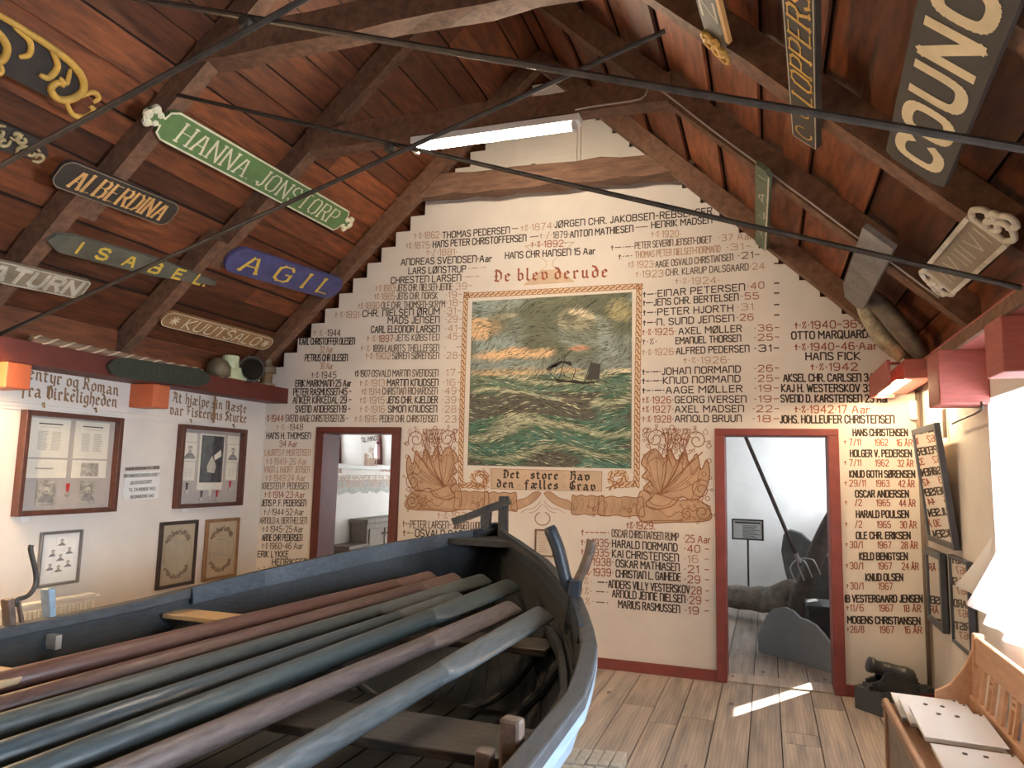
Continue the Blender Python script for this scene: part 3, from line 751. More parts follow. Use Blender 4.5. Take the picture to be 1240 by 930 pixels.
# ------------------------------------------------------------------ the painted seascape on the gable
YM = D-.0015
pTL, pTR, pBL, pBR = onY(570, 365, YM), onY(766, 354, YM), onY(568, 564, YM), onY(764, 567, YM)
PX0, PX1 = (pTL.x+pBL.x)/2, (pTR.x+pBR.x)/2; PZ0, PZ1 = (pBL.z+pBR.z)/2, (pTL.z+pTR.z)/2
PW, PH = PX1-PX0, PZ1-PZ0
def nz(u, v, s=1.0, o=0.0): return noise.noise(V((u*s+o, v*s*1.6+o*.7, o)))
def lerp3(a, b, t): t = max(0, min(1, t)); return tuple(a[i]+(b[i]-a[i])*t for i in range(3))
OL, BG, PE, CR_, TE, DG, MV, FO = (.13,.145,.10), (.31,.38,.36), (.78,.53,.30), (.76,.68,.48), (.09,.22,.17), (.045,.115,.065), (.105,.075,.065), (.72,.71,.50)
def paint_col(u, v, rr):
    n1, n2 = nz(u, v, 3, 1), nz(u, v, 7, 5)
    if v > .535:
        c = lerp3(OL, BG, .42+n1*2.4+n2*1.2)
        c = lerp3(c, (.30,.32,.20), max(0, n2*1.2+.1)*(.6 if v > .8 else .3))
        # peach breaks in the clouds
        def patch(pu, pv, ru, rv): return 1-((u-pu)/ru)**2-((v-pv)/rv)**2+n2*.9
        for pu, pv, ru, rv, cc in ((.05,.83,.19,.075,PE),(.22,.90,.10,.022,CR_),(.26,.665,.28,.045,PE),(.70,.685,.085,.018,(.58,.30,.18)),(.66,.85,.14,.07,CR_),(.30,.558,.42,.026,(.66,.48,.27)),(.92,.55,.15,.018,CR_),(.93,.9,.09,.08,(.40,.36,.19))):
            p = patch(pu, pv, ru, rv)
            if p > 0: c = lerp3(c, cc, p*1.6)
        if .555 < v < .64 and rr.random() < .6: c = lerp3(c, (.20,.25,.25), .6)
        if v > .6 and abs(v-(.74+.12*math.sin(u*3+.6))) < .085 and .12 < u < .8: c = lerp3(c, OL, .55+n2)
    else:
        d = (.535-v)/.535
        wv = math.sin((v*26-d*8)+math.sin(u*6+v*9)*1.6+n1*3)
        c = lerp3(TE, DG, .5+wv*.6)
        if wv > .55: c = lerp3(c, FO, (wv-.45)*1.5*(1-d*.45))
        if n1+.25*wv < -.12 and d > .2: c = lerp3(c, MV, .85)
        if v > .40: c = lerp3(c, (.46,.40,.22), (v-.40)*3.4*(.5+n2))
        if rr.random() < .09: c = lerp3(c, FO, .8)
        if rr.random() < .16: c = lerp3(c, (.012,.022,.018), .8)
    j = rr.uniform(.8, 1.2); return tuple(min(1, max(.005, x*j)) for x in c)
rr = random.Random(21); mb = MB()
mb.cc = (.16,.17,.12); mb.add([(PX0,YM,PZ0),(PX1,YM,PZ0),(PX1,YM,PZ1),(PX0,YM,PZ1)], [(0,1,2,3)])
N = 15000
for i in range(N):
    u, v = rr.random(), rr.random()
    if v > .535: an = .42+nz(u, v, 3.5, 3)*1.3+rr.uniform(-.2, .2); Ls = rr.uniform(.014, .045)
    else: an = .32*math.cos(u*9+v*16+nz(u, v, 3, 1)*4)+rr.uniform(-.15, .15); Ls = rr.uniform(.02, .065)*(1-.5*v)
    wd = rr.uniform(.004, .010)*(1.0 if v < .5 else 1.2); cu, cv = u*PW, v*PH
    dx, dz = math.cos(an)*Ls, math.sin(an)*Ls
    pts = [(cu-dx, cv-dz), (cu, cv+rr.uniform(.0, .006)), (cu+dx, cv+dz)]
    pts = [(min(max(a, .004), PW-.004), min(max(b, .004), PH-.004)) for a, b in pts]
    mb.cc = paint_col(u, v, rr)
    if rr.random() < .22: wd *= .5; mb.cc = tuple(x*.2 for x in mb.cc)
    y = YM-.00002-i*3e-8
    vs = []
    nx, nzv = -math.sin(an)*wd/2, math.cos(an)*wd/2
    for (a, b), f in zip(pts, (.25, 1, .25)): vs += [(PX0+a-nx*f, y, PZ0+b-nzv*f), (PX0+a+nx*f, y, PZ0+b+nzv*f)]
    mb.add(vs, [(0,2,3,1),(2,4,5,3)])
# the sailing ship (outline measured on the wall)
def pic(zx, zy): return ((zx-62)/(803-62), 1-(zy-70)/(842-70))
def shape(pts, c):
    mb.cc = c; mb.add([(PX0+pic(a, b)[0]*PW, YM-.0006, PZ0+pic(a, b)[1]*PH) for a, b in pts], [tuple(range(len(pts)))])
def line(pts, c, th):
    mb.cc = c; P = [(pic(a, b)[0]*PW, pic(a, b)[1]*PH) for a, b in pts]; mb.pen(P, (PX0, YM-.0007, PZ0), (1,0,0), (0,0,1), th)
DK = (.022,.018,.014)
shape([(450,432),(470,446),(520,456),(560,456),(600,464),(640,464),(644,472),(590,474),(530,466),(476,462)], DK)
shape([(424,402),(488,366),(538,372),(540,392),(500,376),(470,392)], DK); shape([(424,402),(440,412),(462,394),(486,380),(470,380)], (.07,.055,.04))
shape([(604,456),(630,380),(668,386),(664,454)], (.055,.05,.045))
line([(486,444),(512,340),(540,320)], DK, .008); line([(545,452),(560,404)], DK, .008); line([(596,466),(628,378)], DK, .008); line([(424,402),(455,434)], DK, .005); line([(512,340),(424,402)], DK, .004)
line([(640,468),(668,456)], DK, .006)
M_MURAL = attr_mat('mural_paint', .8)
o = mb.build('sea_mural', M_MURAL, wall_back); o['label'] = 'painted seascape with a battered sailing ship on dark green waves'

# rope border painted round the seascape
def pxw(x, y, off=.0): p = onY(x, y, YM-off); return (p.x, p.z)
rope = [(584, 571), (590, 579), (584, 588), (575, 586), (573, 577), (580, 573), (588, 580), (583, 589), (572, 588), (561, 587), (558, 580), (560, 480), (564, 366), (566, 358), (574, 357.5), (680, 352), (768, 347), (773, 349), (774, 358), (772, 470), (771, 578), (769, 585), (758, 587), (746, 587), (740, 582), (740, 575), (748, 573), (756, 574), (757, 580), (750, 584), (742, 590)]
R2 = [V(pxw(x, y)) for x, y in rope]; path = []
for p in cr([tuple(p) for p in R2], 10): path.append(V(p))
acc = [0]
for a, b in zip(path, path[1:]): acc.append(acc[-1]+(b-a).length)
mb = MB(); pos = 0; o3 = (0, YM-.001, 0); ex, ez = (1,0,0), (0,0,1); i = 0
mb.mat(1)
for a, b in zip(path, path[1:]): mb.pen([tuple(a), tuple(b)], o3, ex, ez, .046, cap=.1)
mb.mat(0); o3 = (0, YM-.0014, 0)
while pos < acc[-1]-.02:
    while acc[i+1] < pos: i += 1
    t = (pos-acc[i])/(acc[i+1]-acc[i]); p = path[i].lerp(path[i+1], t); d = (path[i+1]-path[i]).normalized(); n = V((-d.y, d.x)); r = .021
    pts = [p-n*r-d*.022, p-n*r*.3-d*.016, p+n*r*.3+d*.016, p+n*r+d*.022]
    mb.pen([tuple(q) for q in pts], o3, ex, ez, .0105, cap=.3)
    for sg in (-1, 1): mb.pen([tuple(p+n*sg*r-d*.02), tuple(p+n*sg*r*1.15), tuple(p+n*sg*r+d*.02)], o3, ex, ez, .006)
    pos += .052
for x0, y0, s in ((585, 588, 1), (741, 589, -1)):
    for dx, dy in ((4, 4), (7, 2), (2, 5)): mb.pen([pxw(x0, y0), pxw(x0+dx*s, y0+dy)], o3, ex, ez, .008)
o = mb.build('rope_border', [mat('rope_brown', (0.30, 0.125, 0.05), .85, .2, 9.0), mat('rope_cream', (0.66, 0.50, 0.34), .85, .1)], wall_back); o['label'] = 'painted brown rope border round the seascape'
# motto panel
mb = MB(); mb.mat(0)
mb.flat([pxw(594, 567.5), pxw(729, 571), pxw(728.5, 595), pxw(594.5, 592)], (0, YM, 0), ex, ez)
mb.mat(1)
for a, b in (((594, 567.5), (729, 571)), ((729, 571), (728.5, 595)), ((728.5, 595), (594.5, 592)), ((594.5, 592), (594, 567.5))): mb.pen([pxw(*a), pxw(*b)], (0, YM-.0005, 0), ex, ez, .004)
mb.mat(2)
blackletter(mb, "Det · store · Hav", onY(609, 575, YM-.001), onY(713, 578, YM-.001), UPZ, 6.0*k, 2.3*k, .35)
blackletter(mb, "den · fælles · Grav", onY(602, 586.5, YM-.001), onY(720, 590, YM-.001), UPZ, 6.0*k, 2.3*k, .35)
o = mb.build('motto_panel', [M_TAN, M_ORN, M_BLACK], wall_back); o['label'] = 'tan painted panel with a two-line black motto'

# ornamental border: two leafy panels joined by a strip
mb = MB(); OY = YM-.0004; LY = YM-.0012
def W2(x, y): p = onY(x, y, YM); return V((p.x, p.z))
NF = [0]
def fill(pts): NF[0] += 1; mb.mat(0); mb.flat([tuple(p) for p in pts], (0, OY-NF[0]*2.5e-5, 0), ex, ez)
def stroke(pts, th=.006, n=5): mb.mat(1); q = cr([tuple(p) for p in pts], n); mb.pen(q, (0, LY, 0), ex, ez, th, cap=.3)
def blob(c, rx, rz, n, amp, ph, rnd):
    out = []
    for i in range(48):
        a = 2*math.pi*i/48; r = 1+amp*math.cos(n*a+ph)+rnd.uniform(-.05, .05); out.append(V((c.x+rx*r*math.cos(a), c.y+rz*r*math.sin(a))))
    return out
def spiral(c, r, turns, a0, sg):
    P = []
    for i in range(int(turns*14)+1):
        t = i/(turns*14); a = a0+sg*t*turns*2*math.pi; q = r*(1-.8*t); P.append(c+V((math.cos(a)*q, math.sin(a)*q)))
    stroke(P, .008, 2)
    for i in range(0, len(P)-6, 4):
        d = (P[i]-c).normalized(); b = P[i]+d*.028; mb.mat(1); mb.pen([tuple(P[i]), tuple(b)], (0, LY, 0), ex, ez, .005)
        ring = [b+V((math.cos(a)*.011, math.sin(a)*.011))+d*.011 for a in [j*math.pi/3 for j in range(7)]]; mb.pen([tuple(q) for q in ring], (0, LY, 0), ex, ez, .005)
rn = random.Random(8)
for side in (0, 1):
    def Q(u, v):  # u 0..1 from outer edge to the rope, v 0..1 upwards
        if side == 0: return W2(491+u*65, 617-v*99)
        return W2(861-u*86, 632-v*114+u*-2)
    base = Q(.72, .28)
    leaf = []
    fan = [(.10,.30),(.02,.50),(.06,.66),(.14,.55),(.20,.72),(.30,.62),(.38,.74),(.48,.64),(.58,.76),(.66,.66),(.78,.76),(.92,.70),(.98,.60),(.90,.54),(.97,.46),(.86,.42),(.95,.34),(.84,.26),(.92,.18),(.80,.12),(.55,.16),(.42,.26),(.26,.22)]
    pts = [V(p) for p in cr([tuple(Q(u, v)) for u, v in fan], 4, True)]
    fill(pts); stroke(pts+[pts[0]], .010, 1)
    in2 = [base.lerp(p, .80)+V((rn.uniform(-.012,.012), rn.uniform(-.012,.012))) for p in pts[::2]]; stroke(in2+[in2[0]], .006, 2)
    for u, v in fan[1:16]:
        e = Q(u, v); m = base.lerp(e, .5)+V((0, -.03)); stroke([base+V((rn.uniform(-.02,.02), 0)), m, base.lerp(e, .86)], .005)
    for u, v in ((.3, .66), (.6, .7), (.12, .5)):
        e = Q(u, v+.24); stroke([base, Q(u*.4+.4, .5), e], .010)
    lo = [(.02,.02),(.05,.16),(.22,.24),(.45,.22),(.75,.28),(1.0,.30),(1.0,.0),(.5,-.01)]
    pts = [V(p) for p in cr([tuple(Q(u, v)) for u, v in lo], 4, True)]; fill(pts); stroke(pts+[pts[0]], .008, 1)
    for u in (.36, .42, .52, .58, .66, .88):   # upright stems with curled leaflets
        P = [Q(u+.03*math.sin(q*1.1+u*9), .60+.055*q) for q in range(8)]; stroke(P, .007, 3)
        for q, p in enumerate(P[1:-1]):
            s = 1 if q % 2 else -1
            stroke([p, p+V((s*.03, .012)), p+V((s*.036, .036)), p+V((s*.018, .036)), p+V((s*.02, .022))], .006, 2)
    for u, v in ((.05,.22),(.1,.48),(.93,.93),(.03,.62),(.03,.78),(.55,.97)):
        c = Q(u, v); stroke([c, c+V((.02,.02)), c+V((.0,.04)), c+V((-.02,.02)), c], .006, 2)
    for (u, v, r, a0, sg) in ((.2,.86,.085,3.5,-1),(.78,.87,.085,-.3,1),(.48,.88,.05,2.6,1),(.14,.34,.085,.9,1),(.12,.10,.075,1.6,-1),(.34,.08,.05,.4,1)):
        spiral(Q(u, v), r, 1.6, a0, sg)
    for kx in range(7):
        c = Q(.08+kx*.14, .97); stroke([c+V((-.02, -.02)), c+V((0, .015)), c+V((.02, -.02)), c+V((0, -.035)), c+V((-.02, -.02))], .004, 2)
    fl = [(.3,.02),(.45,.10),(.6,.04),(.75,.12),(.98,.14),(1.0,.0),(.8,-.0)]
    pts = [V(p) for p in cr([tuple(Q(u, v)) for u, v in fl], 4, True)]; fill(pts); stroke(pts+[pts[0]], .006, 1)
# strip
for x0, x1 in ((550, 592), (586, 626), (692, 732), (724, 780)):
    def S(u, v):
        x = x0+(x1-x0)*u; top = 594+(x-556)*(602-594)/(775-556); bot = 617+(x-556)*(626-617)/(775-556); return W2(x, bot+(top-bot)*v)
    out = [(0,.05),(.02,.55),(.03,.98),(.15,.92),(.3,1.0),(.45,.93),(.6,1),(.8,.95),(.97,1),(.99,.5),(1,.03),(.8,.06),(.6,-.02),(.4,.05),(.2,-.02)]
    pts = [V(p) for p in cr([tuple(S(*q)) for q in out], 3, True)]; fill(pts); stroke(pts+[pts[0]], .008, 1)
    for a in range(5): stroke([S(.1+a*.18, .15), S(.2+a*.16, .5), S(.12+a*.2, .85)], .004)
    spiral(S(.7, .3), .022, 1.2, 1, 1)
# two drooping scrolls in the middle with a ring below
for s in (-1, 1):
    c0 = W2(657, 596); q = lambda dx, dy: W2(657+dx*s, 597+dy)
    pts = [V(p) for p in cr([tuple(q(*p)) for p in ((2,0),(10,-1),(20,6),(33,10),(38,20),(28,19),(16,14),(8,8))], 4, True)]; fill(pts); stroke(pts+[pts[0]], .006, 1)
    stroke([q(2, 10), q(10, 18), q(20, 20), q(26, 24)], .004); stroke([q(1, 14), q(9, 22), q(16, 24)], .004)
stroke([W2(657+9*math.cos(a), 628+8*math.sin(a)) for a in [i*.5-1.2 for i in range(12)]], .008)
o = mb.build('ornamental_border', [M_ORNF, M_ORN], wall_back); o['label'] = 'brown painted leaf-and-vine border under the seascape'
# small framed sheet on the gable
a, b = onY(648.5, 640.5, D), onY(671, 674.5, D)
sm = thing('small_frame', (a.x, D, b.z), 'small brown-framed sheet on the gable behind the forked crutch', 'picture frame')
mb = MB(); t = .012
mb.box((a.x, D-.02, b.z), (a.x+t, D, a.z)); mb.box((b.x-t, D-.02, b.z), (b.x, D, a.z)); mb.box((a.x+t, D-.02, b.z), (b.x-t, D, b.z+t)); mb.box((a.x+t, D-.02, a.z-t), (b.x-t, D, a.z)); mb.build('frame', M_OAKP, sm)
mb = MB(); mb.box((a.x+t, D-.008, b.z+t), (b.x-t, D-.004, a.z-t)); mb.mat(1)
for j in range(9): z = a.z-.05-j*.018; mb.box((a.x+.035, D-.009, z), (b.x-.04-rn.uniform(0, .04), D-.008, z+.005))
mb.build('sheet', [mat('aged_paper', (0.62, 0.56, 0.47), .8, .08), M_FADE], sm)
# ------------------------------------------------------------------ roof trusses
TRY = [-1.4, -.2, 1.0, 2.2, 3.35, 4.5, 5.95]
def truss(Y, label, beam, rods):
    t = thing('roof_truss', (RX, Y, 2.4), label, 'roof truss')
    w = .105; hh = .2
    for sg in (-1, 1):
        # upper rafter and the lapped lower rafter beside it
        p = lambda dx, off=0: V((RX+sg*dx, Y+off, RZ-RS*dx+hh*.5))
        up = V((RS*sg, 0, 1))
        lapped = sg < 0 and Y < 5
        MB().bar(p(2.25 if lapped else 3.02), p(-.02), w, hh*.72, up, .006, 8).build('rafter', M_OAKD, t)
        if lapped: MB().bar(p(3.02, -.108), p(2.08, -.108), w*.95, hh*.72, up, .006, 5).build('rafter', M_OAKD, t)
    if beam:
        z, dx, r0, r1 = beam
        MB().bar((RX-dx, Y, z), (RX+dx, Y, z-.0), .14, .17, (0, 0, 1), .012, 10).build('collar_beam', M_OAKD, t)
    if rods:
        for sg in (-1, 1):
            a = V((RX+sg*2.95, Y-.07+.02*sg, 2.35)); b = V((RX-sg*1.48, Y-.07+.02*sg, 3.865 if sg > 0 else 3.70))
            MB().tube([a, b], .0125, 8).build('tie_rod', M_IRON, t)
        MB().lathe((RX+.02, Y-.085, 3.32), (0, 1, 0), [(0, .02), (.005, .028), (.04, .028), (.045, .02)], 8).build('rod_clamp', M_IRON, t)
    return t
names = ['roof truss behind the photographer', 'roof truss over the stern of the boat', 'roof truss above the photographer', 'nearest roof truss crossing above the carved scroll boards',
         'dark roof truss with iron rods crossing in front of the lit tube lamp', 'roof truss carrying the lit tube lamp under its collar', 'last pair of rafters against the stepped gable']
for i, Y in enumerate(TRY):
    last = i == len(TRY)-1
    truss(Y, names[i], None if last else ({4: 4.13, 5: 4.065}.get(i, 4.16), 1.36, 0, 0), i in (3, 4))
mb = MB(); a, b = onY(487, 238, 6.0), onY(836, 210, 6.0)
mb.bar((a.x-.02, 6.0, 4.26), (b.x+.03, 6.0, 4.21), .16, .19, (0, 0, 1), .016, 14)
for kx in range(6): mb.bar((a.x+.05, 5.93+kx*.02, 4.2+kx*.022), (a.x-.10-.03*(kx % 3), 5.93+kx*.02, 4.17+kx*.02), .03, .02, (0,0,1), .004, 2)
tag(mb.build('gable_beam', M_OAKP), 'rough brown cross beam with splintered end, high on the gable', 'beam')

# red beams along the eaves and the stubs beneath them
tag(MB().bar((-4.74, -3.4, 2.325), (-4.74, 6.225, 2.325), .26, .15, (0,0,1), .003, 12).build('eaves_beam', M_RED), 'dark red beam running along the top of the left wall', 'beam')
rb_ = tag(MB().bar((1.05, -3.4, 2.37), (1.05, 6.225, 2.37), .138, .09, (0,0,1), .003, 12).build('eaves_beam', M_REDW), 'red beam running along the top of the right wall', 'beam')
MB().box((.955, -3.4, 2.322), (.979, 6.225, 2.385)).build('dark_face_strip', M_OAKD, rb_)  # thin dark strip added over the beam's inner face
M_REDLIT = mat('lamplit_red', (0.46, 0.115, 0.045), .5, .12, 6.0)  # red lifted towards orange in place of warm lamp light on the ends
def stub(x0, x1, px, py, depth, h, label, m):
    # near lower inner corner measured on the photograph, on the plane of the stub's inner face
    q = onX(px, py, x1 if x1 < 0 else x0)
    mb = MB(); mb.box((x0, q.y, q.z), (x1, q.y+depth, q.z+h))
    o = tag(mb.build('beam_end', m, bevel=.008), label, 'beam end'); return q
stub(XL, -4.63, 184.5, 493, .17, 2.25-onX(184.5, 493, -4.63).z, 'red beam end with lamplight in its colour under the left beam, between the two framed display cases', M_REDLIT)
stub(XL, -4.63, 6, 469, .17, 2.25-onX(6, 469, -4.63).z, 'red beam end with lamplight in its colour at the far left edge of the picture', M_REDLIT)
qa = onY(1138, 489, 4.44); qb = onY(1197, 488, 4.44)
tag(MB().box((qa.x, 4.44, qa.z), (XR, 4.72, 2.325)).build('beam_end', M_REDW, bevel=.006), 'square red beam end above the tilted glazed name panel', 'beam end')
qa = onY(1215, 450, 3.55)
tag(MB().box((qa.x, 3.55, qa.z), (XR, 3.80, 2.325)).build('beam_end', M_REDW, bevel=.006), 'red beam end cut off by the right edge of the picture', 'beam end')

# ------------------------------------------------------------------ lamps
M_TUBE = emit('lit_tube', (1.0, 0.83, 0.62), TUBE_STRENGTH); M_TUBE2 = emit('lit_trough_tube', (1.0, 0.74, 0.44), TROUGH_STRENGTH)
M_TUBE3 = emit('warm_trough_tube', (1.0, 0.68, 0.36), TROUGH_STRENGTH*3.8)
M_LAMPW = mat('white_enamel', (0.75, 0.74, 0.70), .4, .04)
YT = 4.47
a, b = onY(500, 180, YT), onY(703, 158, YT)
L = thing('tube_lamp', ((a.x+b.x)/2, YT, a.z), 'lit fluorescent tube lamp under the collar beam', 'lamp')
za = (a.z+b.z)/2
MB().box((a.x, YT-.05, za+.035), (b.x, YT+.05, za+.085)).build('housing', M_LAMPW, L, bevel=.005)
MB().tube([(a.x+.05, YT-.02, za), (b.x-.06, YT-.02, za)], .019, 14).build('tube', M_TUBE, L, smooth=True)
for x in (a.x+.03, b.x-.04): MB().box((x-.015, YT-.045, za-.025), (x+.015, YT+.02, za+.04)).build('tube_holder', M_LAMPW, L, bevel=.004)
# red trough lamp on the right eaves, near the gable
t = thing('trough_lamp', (.9, 5.55, 2.24), 'red wooden trough lamp with a white tube, under the right eaves by the gable', 'lamp')
q1, q2 = onY(1096, 458, 5.15), onY(1128, 434, 5.15)
MB().box((q1.x, 5.15, q1.z), (1.0, 6.12, q2.z)).build('red_box', M_REDW, t, bevel=.005)
MB().box((.745, 5.22, q1.z-.03), (.765, 6.12, q2.z+.01)).build('side_board', M_REDW, t)
MB().box((.765, 6.10, q1.z-.03), (q1.x+.08, 6.12, q1.z+.08)).build('end_board', M_REDW, t)
MB().box((q1.x-.045, 5.19, q1.z-.004), (q1.x+.05, 6.08, q1.z+.0)).build('reflector', M_LAMPW, t)
MB().tube([(q1.x+.0, 5.22, q1.z-.016), (q1.x+.0, 6.06, q1.z-.016)], .013, 12).build('tube', M_TUBE2, t, smooth=True)
MB().box((.765, 5.4, q2.z+.005), (q1.x+.02, 5.43, q2.z+.02)).build('batten', M_REDW, t)
# the same kind of lamps on the left eaves, just outside the picture, which light the left wall and roof
def trough_left(Y, label):
    t = thing('trough_lamp', (-4.45, Y, 2.3), label, 'lamp')
    MB().box((-4.60, Y, 2.27), (-4.44, Y+1.0, 2.36)).build('red_box', M_RED, t, bevel=.005)
    MB().tube([(-4.52, Y+.03, 2.245), (-4.52, Y+.97, 2.245)], .013, 12).build('tube', M_TUBE3, t, smooth=True)
    return t
trough_left(2.12, 'red trough lamp on the left eaves beside the photographer')
trough_left(-.6, 'red trough lamp on the left eaves behind the photographer')

# thin white cable from the lamp along the collar and down the right rafter
P = [(b.x-.02, 4.40, 3.985), (-1.0, 4.39, 3.985), (-.72, 4.385, 3.985)]+[(RX+dx, 4.425, RZ-RS*dx+.02) for dx in (1.26, 1.6, 2.0, 2.4, 2.8)]
tag(MB().tube(cr(P, 4), .0055, 6).build('lamp_cable', mat('grey_cable', (.42, .38, .34), .5, .1)), 'thin pale cable running from the tube lamp down the right rafter', 'cable')

# ------------------------------------------------------------------ ships' name boards
NL = V((RS, 0, -1)).normalized(); NR = V((-RS, 0, -1)).normalized()
UPL = V((1, 0, RS)).normalized(); UPR = V((-1, 0, RS)).normalized()
def plane(side, off=.03):
    n = NL if side == 'L' else NR
    return V((RX, 0, RZ))+n*off, n
def rounded(L, h, r, n=6, notch=0):
    P = []
    for cx, cy, a0 in ((L-r, h/2-r, 0), (r, h/2-r, 90), (r, -h/2+r, 180), (L-r, -h/2+r, 270)):
        for k in range(n+1): a = math.radians(a0+90*k/n); P.append((cx+r*math.cos(a), cy+r*math.sin(a)))
    return P
def board(side, A, B, h, label, mface, outline=None, thick=.03, off=.035, r=.02, name='name_board', medge=None):
    p0, n = plane(side, off); a, b = onP(*A, p0, n), onP(*B, p0, n); up = UPL if side == 'L' else UPR
    ax = (b-a); L = ax.length; ax.normalize(); up = (up-ax*up.dot(ax)).normalized()
    t = thing(name, (a+b)/2-n*.0, label, 'name board')
    poly = outline(L, h) if outline else rounded(L, h, min(r, h*.49))
    MB().prism(poly, a, ax, up, n, thick).build('plank', mface, t)
    return t, a, b, ax, up, n, L
def words_on(t, fr, txt, s0, s1, h, th, m, up0=0.0, split=None, **kw):
    if split:
        n0 = sum(1 for c in txt if c != ' ' and gl(c)); parts = [[i] for i in range(n0)] if split is True else split
        for p in parts: words_on(t, fr, txt, s0, s1, h, th, m, up0, only=p, **kw)
        return
    _, a, b, ax, up, n, L = fr; mb = MB(); o = a+n*.0015+up*up0
    letter(mb, txt, o+ax*(L*s0), o+ax*(L*s1), up, h, th, **kw)
    return mb.build('letter' if kw.get('only') and len(kw['only']) == 1 else 'lettering', m, t)
def rim(t, fr, poly, m, th, inset=.0):
    _, a, b, ax, up, n, L = fr; mb = MB(); mb.pen(poly+[poly[0]], a+n*.0012, ax, up, th, cap=.2); return mb.build('painted_rim', m, t)
def C(n, c, **kw): return mat(n, c, kw.pop('rough', .55), kw.pop('var', .16), kw.pop('scale', 10.0), **kw)
M_GREEN = C('green_board', (0.10, 0.19, 0.065)); M_CREAM = C('cream_paint', (0.66, 0.62, 0.45)); M_NBLK = C('black_board', (0.035, 0.028, 0.024)); M_GOLD = C('gold_ochre', (0.52, 0.30, 0.055), var=.25)
M_ORG = C('orange_letters', (0.62, 0.35, 0.12)); M_YEL = C('yellow_letters', (0.62, 0.43, 0.06)); M_SLATE = C('slate_board', (0.10, 0.098, 0.075), scale=6, var=.3); M_BLUE = C('blue_board', (0.055, 0.058, 0.17), var=.25)
M_BRN = C('brown_board', (0.27, 0.15, 0.065), var=.25); M_TAUPE = C('taupe_board', (0.24, 0.19, 0.125), var=.2); M_DKG = C('dark_green_board', (0.020, 0.028, 0.020)); M_DKL = C('dark_green_letters', (0.035, 0.042, 0.03))
M_OLD = C('weathered_white', (0.50, 0.45, 0.36), var=.3); M_GREYB = C('weathered_blue_grey', (0.17, 0.16, 0.155), var=.4, scale=5); M_GRN2 = C('mossy_green', (0.10, 0.135, 0.085), var=.4, scale=12)
# green board with cream scroll ends
def scroll_out(L, h):
    return [(.16,h/2),(.11,h*.36),(.10,h*.12),(.02,h*.30),(-.02,h*.12),(-.03,-.0),(-.02,-h*.12),(.02,-h*.3),(.10,-h*.12),(.11,-h*.36),(.16,-h/2),
            (L-.13,-h/2),(L-.10,-h*.34),(L-.09,-h*.12),(L-.02,-h*.26),(L+.02,-h*.1),(L+.03,0),(L+.02,h*.1),(L-.02,h*.26),(L-.09,h*.12),(L-.10,h*.34),(L-.13,h/2)]
fr = board('L', (181, 139), (423, 273), .215, 'long green name board with cream scroll ends and rim', M_GREEN, scroll_out); t = fr[0]
rim(t, fr, scroll_out(fr[6], .21), M_CREAM, .013)
for s, x0 in ((1, .03), (-1, fr[6]-.03)):
    mb = MB()
    for dx, dz, r in ((-.035, .0, .03), (-.01, .05, .028), (-.01, -.05, .028), (.035, .03, .022), (.035, -.03, .022)):
        c = fr[1]+fr[3]*(x0+dx*s)+fr[4]*dz; mb.lathe(c-fr[5]*.02, fr[5], [(0, r), (.022, r), (.028, r*.6)], 10)
    mb.build('scroll_end', M_CREAM, t)
words_on(t, fr, 'HAnnA. JOnSTORP', .115, .905, .135, .018, M_CREAM, serif=.12, nib=(0.0, .35), sp=.3, split=[list(range(6)), list(range(6, 14))])
# black board, ochre letters
fr = board('L', (70, 208), (210, 262), .20, 'black name board with ochre slanting letters and rounded ends', M_NBLK, r=.07); t = fr[0]
rim(t, fr, rounded(fr[6]-.0, .19, .065), M_TAUPE, .006)
words_on(t, fr, 'ALBERDInA', .12, .90, .125, .021, M_ORG, serif=.08, nib=(0.0, .25), slant=.12, sp=.3)
# slate board with yellow letters
fr = board('L', (59, 290), (262, 344), .15, 'long slate-grey name board with widely spaced yellow letters', M_SLATE, lambda L, h: [(0,-h*.1),(.1,-h/2),(L*.6,-h*.5),(L,-h*.12),(L-.02,h*.15),(L*.55,h*.5),(.14,h/2),(.03,h*.3)]); t = fr[0]
words_on(t, fr, 'I  S  A  B  E  L.', .15, .93, .085, .020, M_YEL, sp=.3, split=[[0], [1], [2], [3], [4], [5, 6]])
# blue board
fr = board('L', (277, 312), (411, 352), .25, 'blue name board with large yellow letters and rounded ends', M_BLUE, r=.12); t = fr[0]
words_on(t, fr, 'A G I L', .12, .90, .15, .034, M_YEL, serif=.14, nib=(0.0, .4), sp=.35, split=True)
# brown board with flowers
fr = board('L', (198, 385), (328, 418), .155, 'brown name board with thin white letters and a star flower at each end', M_BRN, r=.075); t = fr[0]
rim(t, fr, rounded(fr[6], .145, .07), M_CREAM, .006)
words_on(t, fr, 'KUUTSALO', .17, .86, .10, .012, M_CREAM, slant=.18, sp=.25)
for s in (.09, .935):
    mb = MB()
    c = fr[1]+fr[3]*(fr[6]*s)+fr[5]*.0016
    for q in range(4):
        an = q*math.pi/4; d = (math.cos(an)*.04, math.sin(an)*.04); mb.pen([(-d[0], -d[1]), d], c, fr[3], fr[4], .011)
    mb.build('flower', M_CREAM, t)
# board cut by the left edge
fr = board('L', (-45, 320), (103, 352), .155, 'taupe name board with white letters at the left edge', M_TAUPE, r=.01); t = fr[0]
rim(t, fr, rounded(fr[6], .15, .02), M_OLD, .01)
words_on(t, fr, 'SATURn', .06, .93, .105, .028, M_OLD, slant=.1, sp=.25)
